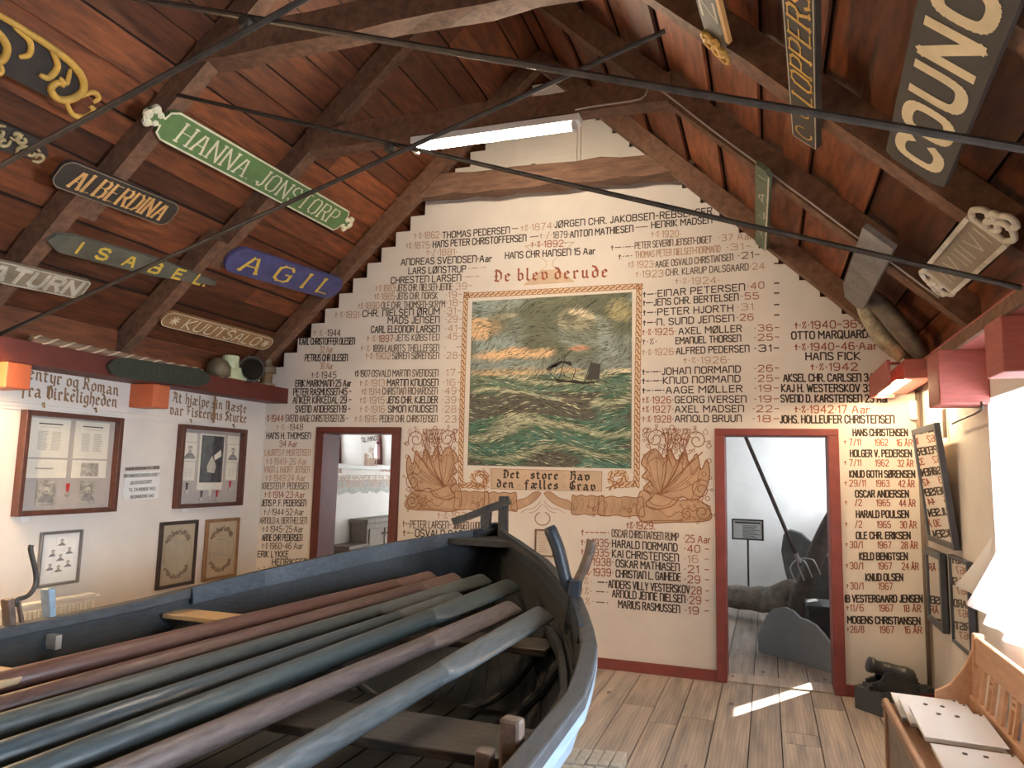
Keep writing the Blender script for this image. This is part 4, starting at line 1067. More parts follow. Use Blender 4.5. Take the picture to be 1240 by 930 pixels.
# carved gilt scroll board at the upper left
def scroll(mb, fr, pts, r, n=8):
    _, a, b, ax, up, nr, L = fr
    P = [V(p) for p in cr([tuple(a+ax*x+up*y+nr*.008) for x, y in pts], 6)]; m = len(P)
    mb.tube(P, [r*(.35+.65*math.sin(math.pi*min(1, max(0, (i+1)/(m+1))))**.5) for i in range(m)], n)
fr = board('L', (-60, 22), (112, 118), .24, 'black carved board with golden acanthus scrolls at the upper left', M_NBLK, lambda L, h: [(0,-h*.5),(L*.72,-h*.5),(L*.9,-h*.25),(L*.9,h*.1),(L*.8,h*.42),(0,h*.5)], name='carved_board'); t = fr[0]; L_ = fr[6]
mb = MB()
for pts, r in (([(L_*.0,.13),(L_*.3,.135),(L_*.6,.125),(L_*.8,.09),(L_*.9,.02),(L_*.88,-.06),(L_*.8,-.10),(L_*.72,-.07),(L_*.73,-.02),(L_*.78,-.02)], .022),
               ([(L_*.86,-.09),(L_*.95,-.14),(L_*1.04,-.12),(L_*1.06,-.06),(L_*1.02,-.05)], .017), ([(L_*.92,-.03),(L_*.97,.03),(L_*1.03,.02),(L_*1.02,-.02)], .015),
               ([(L_*.3,.12),(L_*.42,.10),(L_*.47,.04),(L_*.43,.0)], .016), ([(L_*.56,.12),(L_*.66,.06),(L_*.66,-.02),(L_*.6,-.03)], .018), ([(L_*.74,.08),(L_*.78,.0),(L_*.72,.01)], .014),
               ([(L_*.05,.02),(L_*.2,.06),(L_*.33,.02),(L_*.36,-.06),(L_*.28,-.09),(L_*.24,-.04)], .02), ([(L_*.1,-.08),(L_*.25,-.12),(L_*.36,-.15),(L_*.4,-.11),(L_*.36,-.08)], .016)):
    scroll(mb, fr, pts, r)
mb.build('carved_scrolls', M_GOLD, t, smooth=True)
fr = board('L', (-40, 152), (62, 186), .17, 'small weathered ornament of tangled pale scrolls under the gilt carved board', M_NBLK, lambda L, h: [(0,-h*.5),(L*.8,-h*.45),(L,-h*.1),(L*.85,h*.3),(0,h*.5)], name='carved_board'); t = fr[0]; L_ = fr[6]
mb = MB(); r5 = random.Random(4)
for kx in range(9):
    c = (L_*(.15+.09*kx), r5.uniform(-.045, .045)); r0 = r5.uniform(.03, .05); a0 = r5.uniform(0, 6); sg = r5.choice((-1, 1))
    scroll(mb, fr, [(c[0]+r0*(1-q*.11)*math.cos(a0+sg*q*.9), c[1]+r0*(1-q*.11)*math.sin(a0+sg*q*.9)) for q in range(8)], .012, 6)
mb.build('carved_scrolls', mat('faded_gilding', (0.36, 0.27, 0.13), .6, .35, 20.0), t, smooth=True)

# right slope: boards read upwards
def rboard(A, B, h, label, m, **kw): return board('R', A, B, h, label, m, **kw)
fr = rboard((1106, 208), (1215, -150), .27, 'big dark board with large cream capital letters at the upper right', C('charcoal_board', (.055, .05, .045), scale=5), outline=lambda L, h: [(0,-h*.32),(.03,-h*.5),(L,-h*.5),(L,h*.5),(.03,h*.5),(0,h*.38)]); t = fr[0]
M_CRM2 = C('cream_carved_letters', (0.66, 0.56, 0.36), scale=5)
B2 = onP(1180, -14, *plane('R', .035)); sL = (B2-fr[1]).length/fr[6]
words_on(t, fr, 'COUnC', .07, sL, .165, .044, M_CRM2, sp=.30, rnd=True, split=True)
fr = rboard((974, 172), (962, -90), .15, 'narrow black board with slanting golden serif letters, hanging by the right rafters', M_NBLK, r=.01); t = fr[0]
rim(t, fr, rounded(fr[6], .135, .012), M_OLD, .005)
B2 = onP(966, 5, *plane('R', .035)); sL = (B2-fr[1]).length/fr[6]
words_on(t, fr, 'LOPPERS', .27, sL+.05, .10, .019, M_GOLD, serif=.14, nib=(0.0, .35), slant=.25, sp=.22)
mb = MB(); _, a_, b_, ax_, up_, n_, L_ = fr
for pts in ([(L_*.03+.05+.045*math.cos(q*.5), .045*math.sin(q*.5)) for q in range(11)], [(L_*.19+.03*math.cos(q*.7)*(1-q*.04), .03*math.sin(q*.7)) for q in range(10)]):
    mb.pen(cr(pts, 3), a_+n_*.0015, ax_, up_, .009)
mb.build('flourish', M_GOLD, t)
fr = rboard((868, 52), (838, -60), .13, 'slate board with one large white letter and a gilt carved knot at its lower end', M_SLATE, r=.03); t = fr[0]
_, a_, b_, ax_, up_, n_, L_ = fr
mb = MB(); letter(mb, 'Z', a_+ax_*.17+n_*.0015, a_+ax_*.29+n_*.0015, up_, .085, .018, serif=.1, nib=(0.6, .45)); mb.build('lettering', M_OLD, t)
mb = MB(); mb.bar(a_+ax_*.05-up_*.07-n_*.01, a_+ax_*L_-up_*.07-n_*.01, .03, .02, n_); mb.build('edge_strip', M_ORG, t)
mb = MB()
for dx, dy, r in ((.0, .03, .033), (.035, .045, .026), (-.03, -.01, .03), (-.06, -.045, .026), (-.02, -.04, .022), (.03, .0, .022)):
    c = a_+ax_*(dx-.01)+up_*dy+n_*.012; pts = [c+ax_*(r*math.cos(q))+up_*(r*math.sin(q)) for q in [j*.7 for j in range(10)]]; mb.tube(pts, .011, 7)
mb.build('carved_knot', M_GOLD, t, smooth=True)
# small mossy green board
fr = rboard((921, 300), (923, 205), .105, 'small mossy green board with worn white letters', M_GRN2, outline=lambda L, h: [(0,-h*.4),(.03,-h*.5),(L*.97,-h*.5),(L,-h*.2),(L,h*.5),(.02,h*.5)]); t = fr[0]
rim(t, fr, [(0,-.044),(.03,-.05),(fr[6]*.97,-.05)], M_OLD, .012); words_on(t, fr, 'A LA I', .2, .92, .05, .009, M_OLD, sp=.5, split=True)
# weathered blue-grey plank across the rafter
fr = rboard((1031, 368), (1062, 288), .20, 'weathered blue-grey wreck plank with a rounded lower end', M_GREYB, outline=lambda L, h: [(0,-h*.2),(.05,-h*.45),(L,-h*.5),(L,h*.45),(L*.2,h*.5),(.03,h*.3)], name='wreck_plank', off=.05); fr[0]['category'] = 'plank'
words_on(fr[0], fr, 'F nIO', .3, .8, .07, .007, C('scratched_grey', (.10, .10, .10)), sp=.6, split=True)
# white carved board with pierced ends
fr = rboard((1137, 340), (1197, 278), .175, 'weathered white carved board with pierced scroll ends', M_TAUPE, r=.01, off=.06); t = fr[0]
_, a_, b_, ax_, up_, n_, L_ = fr
mb = MB()
for sg in (-1, 1): mb.bar(a_+up_*(sg*.085)+n_*.006, b_+up_*(sg*.085)+n_*.006, .02, .016, n_)
mb.build('raised_rim', M_OLD, t)
words_on(t, fr, 'IIVIIIVI', .12, .9, .085, .010, M_OLD, sp=.35, slant=.15, split=True)
for base, sg, sc in ((L_, 1, 1.0), (0, -1, .8)):
    mb = MB()
    for pts in ([(0,-.08),(.06,-.10),(.12,-.06),(.11,-.01),(.06,-.02)], [(0,.08),(.06,.10),(.12,.06),(.11,.01),(.06,.02)], [(.0,.0),(.05,.03),(.09,.0),(.05,-.03),(.0,.0)], [(.11,-.05),(.16,-.07),(.19,-.03),(.16,.0)], [(.10,.04),(.14,.03),(.15,.0)], [(0,.085),(0,0),(0,-.085)]):
        P = [V(p) for p in cr([tuple(a_+ax_*(base+sg*x*sc)+up_*(y*.9)+n_*.0) for x, y in pts], 5)]; mb.tube(P, .013, 7)
    mb.build('carved_scroll', M_OLD, t, smooth=True)
# dark board hung on the red beam on the left
A, B = onX(131, 443, -4.575), onX(255, 459, -4.575)
t = thing('name_board', (A+B)/2, 'dark green oval-ended name board hung on the left red beam', 'name board')
ax = (B-A).normalized(); Ln = (B-A).length
MB().prism([(0,0),(.04,-.05),(.14,-.078),(Ln-.14,-.078),(Ln-.03,-.04),(Ln,0),(Ln-.03,.04),(Ln-.14,.078),(.14,.078),(.04,.05)], A, ax, UPZ, (1,0,0), .025).build('plank', M_DKG, t)
for i in range(6): mb = MB(); letter(mb, 'JUDITH', A+ax*(Ln*.27)+V((.0015,0,0)), A+ax*(Ln*.78)+V((.0015,0,0)), UPZ, .06, .012, sp=.5, only=[i]); mb.build('letter', M_DKL, t)
# twisted pale pole lying on the red beam
A, B = onX(38, 411, -4.62), onX(244, 450, -4.62); A.z = B.z = 2.425
mb = MB(); mb.tube([A, A.lerp(B, .5), B], [.026, .022, .008], 10); tw = []
for s in (0, math.pi):
    P = []
    for q in range(73):
        f = q/72; c = A.lerp(B, f); r = .026*(1-f*.65); an = f*2*math.pi*6+s; P.append(c+V((math.cos(an)*r, 0, math.sin(an)*r)))
    tw.append(P)
tk = thing('twisted_pole', (A+B)/2, 'slender twisted pole tapering to a point, lying on the left red beam', 'pole')
mb.build('core', mat('brown_horn', (.20, .13, .085), .5, .3, 8.0), tk)
for P in tw: MB().tube(P, .007, 6).build('twist_ridge', mat('pale_ridge', (.55, .45, .33), .4, .2), tk)

# pale green horn-mouthed signal lamp and the old lantern on the red beam
c = onX(283, 452, -4.66); c.z = 2.40
M_PGRN = C('pale_green_enamel', (0.46, 0.52, 0.33), rough=.4); M_DUSK = C('dull_bronze', (0.13, 0.10, 0.06), rough=.5, var=.3)
t = thing('horn_case', c, 'pale green horn case with a dark oval mouth, on the left red beam', 'horn')
MB().prism([(-.2,0),(.24,-.0),(.24,.10),(.12,.12),(-.16,.10)], c+V((.06,0,0)), (0,1,0), (0,0,1), (1,0,0), .16).build('case', M_PGRN, t, bevel=.008)
MB().lathe(c+V((0,-.05,.09)), (0,0,1), [(0,.075),(.12,.075),(.125,.066)], 16).build('drum', M_PGRN, t, smooth=False)
MB().lathe(c+V((-.02,-.16,.0)), (0,-.25,1), [(0,.10),(.08,.11),(.14,.085),(.18,.03)], 16).build('dome', M_DUSK, t, smooth=True)
m0 = c+V((.06,.15,.12)); axm = V((.75,-.55,-.15)).normalized()
mb = MB(); mb.lathe(m0-axm*.08, axm, [(0,.05),(.06,.085),(.11,.122),(.12,.125),(.123,.108),(.06,.075),(.02,.03)], 22); mb.build('horn_mouth', C('dark_bronze', (.05, .04, .028), rough=.5), t, smooth=True)
MB().lathe(m0+axm*.085, axm, [(0,.098),(.006,.098)], 20).build('throat_shade_disc', mat('throat_shade', (.012,.010,.008), .95, .2, spec=.1), t)  # black disc standing in for the shade inside the hollow mouth
MB().box((c.x-.05, c.y+.24, c.z+.02), (c.x+.05, c.y+.31, c.z+.20)).build('end_plate', M_PGRN, t, bevel=.004)
c = onX(322, 470, -4.66); c.z = 2.40; c.y = min(c.y, 6.08)
t = thing('lantern', c, 'old dark brown lantern in the corner on the left red beam', 'lantern')
MB().lathe(c, (0,0,1), [(0,.085),(.02,.085),(.025,.06)], 14).build('base', M_DUSK, t); 
MB().lathe(c+V((0,0,.025)), (0,0,1), [(0,.055),(.10,.06)], 14).build('glass', mat('smoky_glass', (.16,.10,.05), .15, .2), t)
MB().lathe(c+V((0,0,.125)), (0,0,1), [(0,.09),(.05,.085),(.09,.04),(.13,.04),(.15,.02)], 14).build('hood', M_DUSK, t)
# two mottled curved pieces leaning above the right trough lamp
M_BARK = mat('mottled_grey_skin', (0.46, 0.39, 0.26), .4, .5, 14.0, (1,1,1), bump=.4, c2=(0.13, 0.11, 0.085)); M_BARK2 = mat('dark_mottled_skin', (0.20, 0.165, 0.12), .5, .5, 12.0, bump=.4, c2=(0.06, 0.052, 0.042))
def husk(pts, rad, label, m):
    P = [onY(x, y, Y) for x, y, Y in pts]; Q = [V(p) for p in cr([tuple(p) for p in P], 6)]; n = len(Q); R = []
    for i in range(n):
        f = i/(n-1)*(len(rad)-1); j = min(int(f), len(rad)-2); r = rad[j]+(rad[j+1]-rad[j])*(f-j); R.append((r, r*.55))
    return tag(MB().tube(Q, R, 14).build('curved_relic', m, smooth=True), label, 'relic')
husk([(1038,352,5.74),(1048,375,5.74),(1066,405,5.74),(1086,424,5.74),(1095,433,5.74)], [.04,.10,.12,.11,.08], 'curved mottled piece with pale side, lower of the pair above the right trough lamp', M_BARK)
husk([(1036,350,5.42),(1062,366,5.42),(1088,395,5.42),(1112,425,5.42),(1126,436,5.42)], [.05,.11,.12,.095,.03], 'long curved dark mottled piece, upper of the pair above the right trough lamp', M_BARK2)
tag(MB().tube(cr([onY(1035,352,5.4), onY(1048,338,5.4), onY(1056,328,5.4)], 4), .004, 5).build('twine', mat('cord', (.32,.27,.2), .8)), 'thin cord holding the two curved mottled pieces to the rafter', 'cord')
# ------------------------------------------------------------------ the boat
BX, YB, YMID = -1.85, 5.07, 1.25
TB = [(1.25,1.285,.895),(1.8,1.285,.893),(2.4,1.277,.898),(2.7,1.237,.905),(3.0,1.183,.921),(3.3,1.091,.955),(3.6,.974,.996),(3.9,.807,1.046),(4.2,.624,1.096),(4.5,.386,1.149),(4.8,.17,1.185),(4.95,.085,1.196),(5.07,.03,1.20)]
def hb(Y):
    Y = Y if Y >= YMID else 2*YMID-Y
    for (a, b0, z0), (c, b1, z1) in zip(TB, TB[1:]):
        if Y <= c+1e-6: t = (Y-a)/(c-a); return b0+(b1-b0)*t, z0+(z1-z0)*t
    return TB[-1][1:]
def keelz(Y):
    Y = Y if Y >= YMID else 2*YMID-Y
    return .26 if Y < 4.0 else .26+.90*((Y-4.0)/1.07)**2.4
def hull(Y, t, sg, inset=0.0):
    b, zs = hb(Y); zk = keelz(Y); a = t*math.pi/2
    x = b*(max(0, math.cos(a)))**.72; z = zs-(zs-zk)*math.sin(a)**1.25
    x = max(x-inset, .0); return V((BX+sg*x, Y, z+inset*.5*t))
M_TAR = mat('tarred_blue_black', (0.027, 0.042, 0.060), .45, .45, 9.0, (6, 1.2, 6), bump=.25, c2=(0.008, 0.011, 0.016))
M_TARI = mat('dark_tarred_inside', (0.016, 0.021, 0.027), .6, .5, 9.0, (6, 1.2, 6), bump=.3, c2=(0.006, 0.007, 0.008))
M_HULLB = mat('blue_grey_hull', (0.22, 0.29, 0.35), .45, .15, 7.0, (4, 1, 4), bump=.1)
M_BRWN = mat('worn_brown_timber', (0.105, 0.068, 0.048), .55, .4, 8.0, (3, 3, 3), bump=.25)
M_PALE = mat('pale_worn_board', (0.36, 0.255, 0.145), .6, .2, 8.0, (6, 1, 6), bump=.15)
M_THW = mat('thwart_wood', (0.060, 0.052, 0.045), .5, .3, 8.0, (1, 6, 6), bump=.2)
boat = thing('rowing_boat', (BX, YMID, 0.20), 'large dark tarred wooden rowing boat in the middle of the room', 'boat')
YS = [YMID*2-YB+.0]+[-2.4+i*.2 for i in range(0, 37)]+[4.9, 4.98, YB]
YS = sorted(set(round(y, 3) for y in YS if 2*YMID-YB <= y <= YB))
NS = 9
def shell(inset, m0, name, rev):
    mb = MB()
    for sg in (-1, 1):
        for k in range(NS):            # each strake a strip, lapped like clinker planks
            t0, t1 = k/NS, (k+1)/NS
            for y0, y1 in zip(YS, YS[1:]):
                lap = .004 if rev else .012
                A, B = hull(y0, t0, sg, inset), hull(y1, t0, sg, inset); C2, D2 = hull(y1, t1, sg, inset-lap*(0 if k == NS-1 else 1)), hull(y0, t1, sg, inset-lap*(0 if k == NS-1 else 1))
                mb.add([A, B, C2, D2], [(0,1,2,3)])
    o = mb.build(name, m0, boat); o.modifiers.new('solid', 'SOLIDIFY').thickness = .006; return o
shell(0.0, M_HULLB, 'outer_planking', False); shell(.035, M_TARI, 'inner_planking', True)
MB().tube([hull(2*YMID-YB, 1, 1)]+[(BX, y, keelz(y)-.02) for y in (-1.6, -1, 1, 3, 4, 4.4, 4.7, 4.9)]+[(BX, 5.08, 1.0), (BX, 5.10, 1.23)], .045, 8).build('keel', M_TAR, boat)
for sg in (-1, 1):
    P = [hull(y, 0, sg)+V((-sg*.028, 0, -.014)) for y in YS]
    mb = MB(); n = len(P); vs = []; fs = []
    for i, p in enumerate(P):
        w0 = .034 if abs(p.y-YMID) < 3.4 else .026
        for a, b in ((-1,-.5),(1,-.5),(1,.5),(-1,.5)): vs.append(p+V((a*w0, 0, b*.05)))
    for i in range(n-1):
        for q in range(4): fs.append((4*i+q, 4*i+(q+1)%4, 4*i+4+(q+1)%4, 4*i+4+q))
    fs += [(0,1,2,3), tuple(4*n-4+q for q in (3,2,1,0))]
    mb.add(vs, fs).build('gunwale', mat('worn_gunwale', (0.040, 0.042, 0.046), .6, .35, 9.0, (5, 1, 5), bump=.2), boat, bevel=.008)
    # inner wash strake forward and riser
    mb = MB()
    ysw = [y for y in YS if 3.02 <= y <= 4.92]
    for y0, y1 in zip(ysw, ysw[1:]):
        p = lambda y, t: hull(y, t, sg, .06 if hb(y)[0] > .15 else .03)
        mb.add([p(y0, -.0)+V((0,0,.02)), p(y1, -.0)+V((0,0,.02)), p(y1, .10), p(y0, .10)], [(0,1,2,3)])
    o = mb.build('wash_strake', M_TAR, boat); o.modifiers.new('solid', 'SOLIDIFY').thickness = .022
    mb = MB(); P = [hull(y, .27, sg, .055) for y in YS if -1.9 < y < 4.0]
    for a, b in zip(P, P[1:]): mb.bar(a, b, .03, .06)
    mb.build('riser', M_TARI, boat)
for y in (3.85, 3.4, 2.9, 2.05, 1.55, .9, .3, -.4, -1.1):
    for sg in (-1, 1):
        MB().tube([hull(y, t, sg, .055) for t in (.26, .4, .55, .7, .8, .9)], [(.018, .026)]*6, 8).build('rib', M_TAR if y > 2.5 else M_HULLB, boat)
# stem head, breasthook, fairlead
MB().bar((BX, 5.05, .72), (BX, 5.05, 1.24), .10, .07, (0,1,0), .003, 4).build('stem', M_TAR, boat)
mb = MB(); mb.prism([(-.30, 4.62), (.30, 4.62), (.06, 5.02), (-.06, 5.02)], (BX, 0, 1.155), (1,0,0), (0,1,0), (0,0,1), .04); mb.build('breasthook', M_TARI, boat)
a, b = onY(549, 632, 4.95), onY(617, 607, 4.95)
MB().bar(a, b, .05, .05, (0,0,1), .003, 5).build('fairlead_bar', M_TAR, boat)
p0, p1 = onY(588, 640, 4.95), onY(589, 620, 4.95); MB().bar(p0, p1, .07, .04, (0,1,0), .002, 2).build('fairlead_post', M_TAR, boat)
p0, p1 = onY(609, 642, 4.97), onY(610, 601, 4.97); MB().bar(p0+V((0,0,-.06)), p1, .065, .055, (0,1,0), .003, 3).build('fairlead_post', M_TAR, boat, bevel=.008)
# thwarts
def thwart(y, wd, z, m):
    mb = MB(); b0 = hb(y)[0]
    b = b0*(.97 if z > .85 else .93)-.05
    mb.box((BX-b, y-wd/2, z-.035), (BX+b, y+wd/2, z)); return mb.build('thwart', m, boat, bevel=.006)
for y, wd, z in ((3.72, .25, .74), (2.42, .30, .72), (1.2, .28, .72), (-.1, .28, .72), (-1.3, .25, .76)): thwart(y, wd, z, M_THW)
for y, wd in ((3.12, .16), (1.95, .18)):
    mb = MB(); b = hb(y)[0]; mb.box((BX-b+.06, y-wd/2, .83), (BX-b+.62, y+wd/2, .855)); mb.build('side_board', M_PALE, boat, bevel=.004)
mb = MB()
for i in range(-6, 7): mb.box((BX+i*.135-.062, -1.5, .40), (BX+i*.135+.062, 3.6, .422))
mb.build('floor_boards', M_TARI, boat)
mb = MB(); mb.box((BX-.98, 2.0, .50), (BX+.98, 2.14, .54)); mb.build('foot_stretcher', M_THW, boat)
# rowing posts along the sides
def post(px, py0, py1, Y, w, m, nm='thole_post', w2=None, X=None):
    a, b = (onX(px[0], py0, X), onX(px[1], py1, X)) if X is not None else (onY(px[0], py0, Y), onY(px[1], py1, Y))
    return MB().bar(a, b, w, w2 or w*.6, (0,1,0), .002, 3).build(nm, m, boat, bevel=.006)
XP = BX-1.26
post((60, 58), 748, 712, 0, .055, M_HULLB, X=XP); post((12, 9), 760, 725, 0, .05, M_BRWN, X=XP); post((27, 22), 757, 727, 0, .025, M_BRWN, X=XP)
P = [onX(x, y, XP) for x, y in ((20, 726), (34, 721), (43, 708), (43, 692), (39, 675), (37, 665), (38, 660))]
MB().tube([P[0]+V((0,0,-.03))]+[V(p) for p in cr([tuple(p) for p in P], 4)], .011, 8).build('rowlock_horn', M_IRON, boat, smooth=True)
pp = onX(65, 777, XP+.09); MB().bar(pp-V((0,0,.03)), pp+V((0,0,.03)), .06, .03, (0,1,0)).build('block', mat('pale_block', (.40,.36,.30), .6, .15), boat)
# forked crutch on the starboard bow
YC = 3.62
c0, c1 = onY(689, 742, YC), onY(698, 702, YC)
MB().bar(c0-V((0,0,.10)), c1, .06, .045, (0,1,0), .003, 3).build('crutch_post', M_TAR, boat, bevel=.006)
for pts, r in (([(694,722),(686,705),(681,685),(675,662),(665,638)], [.026,.032,.034,.034,.028]), ([(695,722),(700,703),(707,688),(713,672),(717,655)], [.02,.024,.026,.026,.022])):
    MB().tube([V(p) for p in cr([tuple(onY(x, y, YC+.02)) for x, y in pts], 4)], [r[min(4, i//4)] for i in range(17)], 10).build('crutch_arm', M_TAR if r[0] > .022 else M_BRWN, boat, smooth=True)
# post and knee by the near side
XS = BX+1.13
a, b = onY(618, 938, 1.98), onY(621, 868, 1.98); MB().bar(a-V((0,0,.1)), b, .062, .05, (0,1,0), .002, 3).build('thole_post', M_BRWN, boat, bevel=.012)
a, b = onY(585, 945, 1.9), onY(588, 908, 1.9); MB().bar(a-V((0,0,.1)), b, .045, .045, (0,1,0), .002, 2).build('thole_post', M_BRWN, boat, bevel=.004)
# keel blocks
for y in (-1.0, 1.2, 3.6): tag(MB().bar((BX-.35, y, .094), (BX+.35, y, .094), .2, .188, (0,0,1), .004, 3).build('keel_block', M_OAKP), ['timber block carrying the keel by the stern', 'timber block carrying the keel amidships', 'timber block carrying the keel by the bow'][[-1.0, 1.2, 3.6].index(y)], 'block', 'blocks under the keel')

# ------------------------------------------------------------------ oars lying along the boat
M_OAR = {'red': mat('oar_red_brown', (0.124, 0.053, 0.043), .42, .3, 9.0, (8, 1, 8), bump=.12, c2=(0.068, 0.032, 0.022)), 'brown': mat('oar_brown', (0.090, 0.046, 0.036), .42, .3, 9.0, (8, 1, 8), bump=.12),
         'green': mat('oar_grey_green', (0.053, 0.061, 0.057), .42, .3, 9.0, (8, 1, 8), bump=.12), 'blue': mat('oar_blue_black', (0.046, 0.059, 0.065), .30, .35, 9.0, (8, 1, 8), bump=.12),
         'teal': mat('oar_teal', (0.040, 0.053, 0.055), .36, .3, 9.0, (8, 1, 8), bump=.12), 'mauve': mat('oar_mauve_brown', (0.096, 0.071, 0.065), .42, .35, 9.0, (8, 1, 8), bump=.15), 'steel': mat('oar_steel_blue', (0.081, 0.090, 0.093), .36, .35, 9.0, (8, 1, 8), bump=.15)}
OARS = [((0, 829), (527, 698), .83, .97, 'red', .052, .85, 'reddish brown oar nearest the far side of the boat'),
        ((0, 858), (556, 699), .82, .97, 'brown', .045, .85, 'dark brown oar, second from the far side of the boat'),
        ((0, 881), (590, 700), .82, .95, 'green', .046, .62, 'grey-green oar, third from the far side of the boat'),
        ((0, 917), (560, 722), .82, .93, 'blue', .047, .75, 'glossy blue-black thin-ended oar, fourth from the far side of the boat'),
        ((64, 930), (624, 707), .82, .96, 'teal', .052, .66, 'dark teal oar with a broad blade, right in the middle of the row'),
        ((130, 945), (625, 734), .82, .92, 'mauve', .047, .64, 'mauve-brown scuffed oar, second from the near side of the boat'),
        ((330, 935), (662, 741), .82, .92, 'steel', .050, .45, 'steel-blue oar with a long flat blade, nearest the camera')]
for a, b, z0, z1, mk, r, fb, lab in OARS:
    A, B = onZ(*a, z0), onZ(*b, z1); d = (B-A).normalized(); E = A-d*min((A.y+.95)/d.y, 9)
    tot = (B-E).length; t = thing('oar', E, lab, 'oar', 'oars lying along the boat')
    blade0 = A.lerp(B, fb); shaftlen = (blade0-E).length
    P = [E, E+d*.16, E+d*.18, E+d*.6, E.lerp(blade0, .6), blade0]
    MB().tube(P, [.019, .019, r*.8, r*.92, r*.90, r*.80], 14).build('shaft', M_OAR[mk], t, smooth=True)
    sd = d.cross(V((0,0,1))).normalized(); up = sd.cross(d); roll = -.50
    sw = (sd*math.cos(roll)+up*math.sin(roll)); mb = MB(); vs = []; fs = []
    prof = [(-.10, r*.78, r*.78), (0, r*.84, r*.72), (.08, r*1.0, r*.42), (.18, r*1.06, .016), (.6, r*1.10, .012), (.96, r*1.14, .009), (.99, r*1.05, .008), (1.0, r*.9, .006)]
    nb = sw.cross(d)
    for f, w_, h_ in prof:
        c = blade0.lerp(B, f) if f >= 0 else blade0-d*.12
        for q in range(12): an = 2*math.pi*q/12; vs.append(c+sw*(math.cos(an)*w_)+nb*(math.sin(an)*h_))
    for kx in range(len(prof)-1):
        for q in range(12): fs.append((kx*12+q, kx*12+(q+1)%12, (kx+1)*12+(q+1)%12, (kx+1)*12+q))
    fs += [tuple(reversed(range(12))), tuple(len(prof)*12-12+q for q in range(12))]
    mb.add(vs, fs).build('blade', M_OAR[mk], t, smooth=True)
# white bricks laid on the floor beside the hull
M_BRK = mat('whitewashed_brick', (0.50, 0.47, 0.40), .85, .2, 16.0, bump=.3)
LB = ['far-left one, tucked under the hull', 'second from the hull in the far row', 'middle one of the far row', 'fourth from the hull in the far row', 'brightest, at the far right corner']
LB2 = ['under the hull at the bottom edge', 'second from the hull at the bottom edge', 'middle one at the bottom edge', 'fourth from the hull at the bottom edge', 'right end at the bottom edge']
br0 = None; rb = random.Random(2)
p00, p10 = onZ(693, 905, .06), onZ(752, 912, .06)
for row in range(2):
    for i in range(5):
        loc = V((p00.x+.027+(p10.x-p00.x)/4*.98*i*.93+.0, p00.y-.115-row*.245+i*.012+rb.uniform(-.006, .006), 0.0))
        if br0 is None:
            mb = MB(); mb.box((-.028, -.11, 0), (.028, .11, .062)); br0 = mb.build('brick', M_BRK, origin=(0,0,0), bevel=.004); o = br0
        else: o = br0.copy(); col.objects.link(o)
        o.location = loc; o.rotation_euler = (0, 0, rb.uniform(-.05, .05))
        tag(o, 'whitewashed brick on the floor by the hull, '+(LB, LB2)[row][i], 'brick', 'bricks on the floor')
# ------------------------------------------------------------------ left wall: blackletter lines, display frames, papers
M_FRM = mat('dark_mahogany', (0.085, 0.030, 0.020), .4, .3, 8.0, (3,3,3)); M_OAKF = mat('light_oak_frame', (0.26, 0.135, 0.06), .45, .25, 9.0); M_BLKF = mat('black_brown_frame', (0.035, 0.020, 0.015), .4, .25, 9.0); M_SILV = mat('pewter_frame', (0.22, 0.21, 0.20), .35, .15, 9.0, metal=.6)
M_MOUNT = mat('grey_mount', (0.42, 0.375, 0.34), .85, .06, 5.0); M_PAP = mat('cream_paper', (0.70, 0.66, 0.56), .8, .05, 5.0); M_INK = mat('grey_print', (0.35, 0.32, 0.28), .8, .2); M_INKD = mat('black_print', (0.05, 0.045, 0.04), .8, .2)
M_PHO = mat('sepia_photo', (0.36, 0.33, 0.28), .6, .5, 25.0); M_PHD = mat('dark_photo', (0.055, 0.055, 0.06), .5, .5, 18.0); M_FLESH = mat('faded_face', (0.52, 0.46, 0.38), .6, .12, 20.0); M_COAT = mat('grey_coat_print', (0.22, 0.215, 0.21), .6, .4, 25.0); M_MED = mat('silver_medal', (0.55, 0.53, 0.48), .3, .1, metal=.8); M_RIB = mat('red_ribbon', (0.45, 0.03, 0.03), .7, .15); M_WHITEC = mat('white_card', (.78, .77, .74), .7, .03)
mb = MB(); XW = XL+.002
def bl(txt, x0, y0, x1, y1, xh): blackletter(mb, txt, onX(x0, y0, XW), onX(x1, y1, XW), UPZ, xh, .0165, .24)
bl('Eventyr og Roman', 15, 449, 143, 474, .058); bl('fra Virkeligheden', 26, 473, 141, 488, .058)
bl('At hjælpe sin Næste', 209, 482, 298, 496, .058); bl('var Fiskerens Styrke', 206, 497, 298, 508, .058)
o = mb.build('painted_motto', mat('brown_blackletter', (0.24, 0.13, 0.055), .8, .2), wall_left); o['label'] = 'two brown blackletter mottoes above the picture rail'
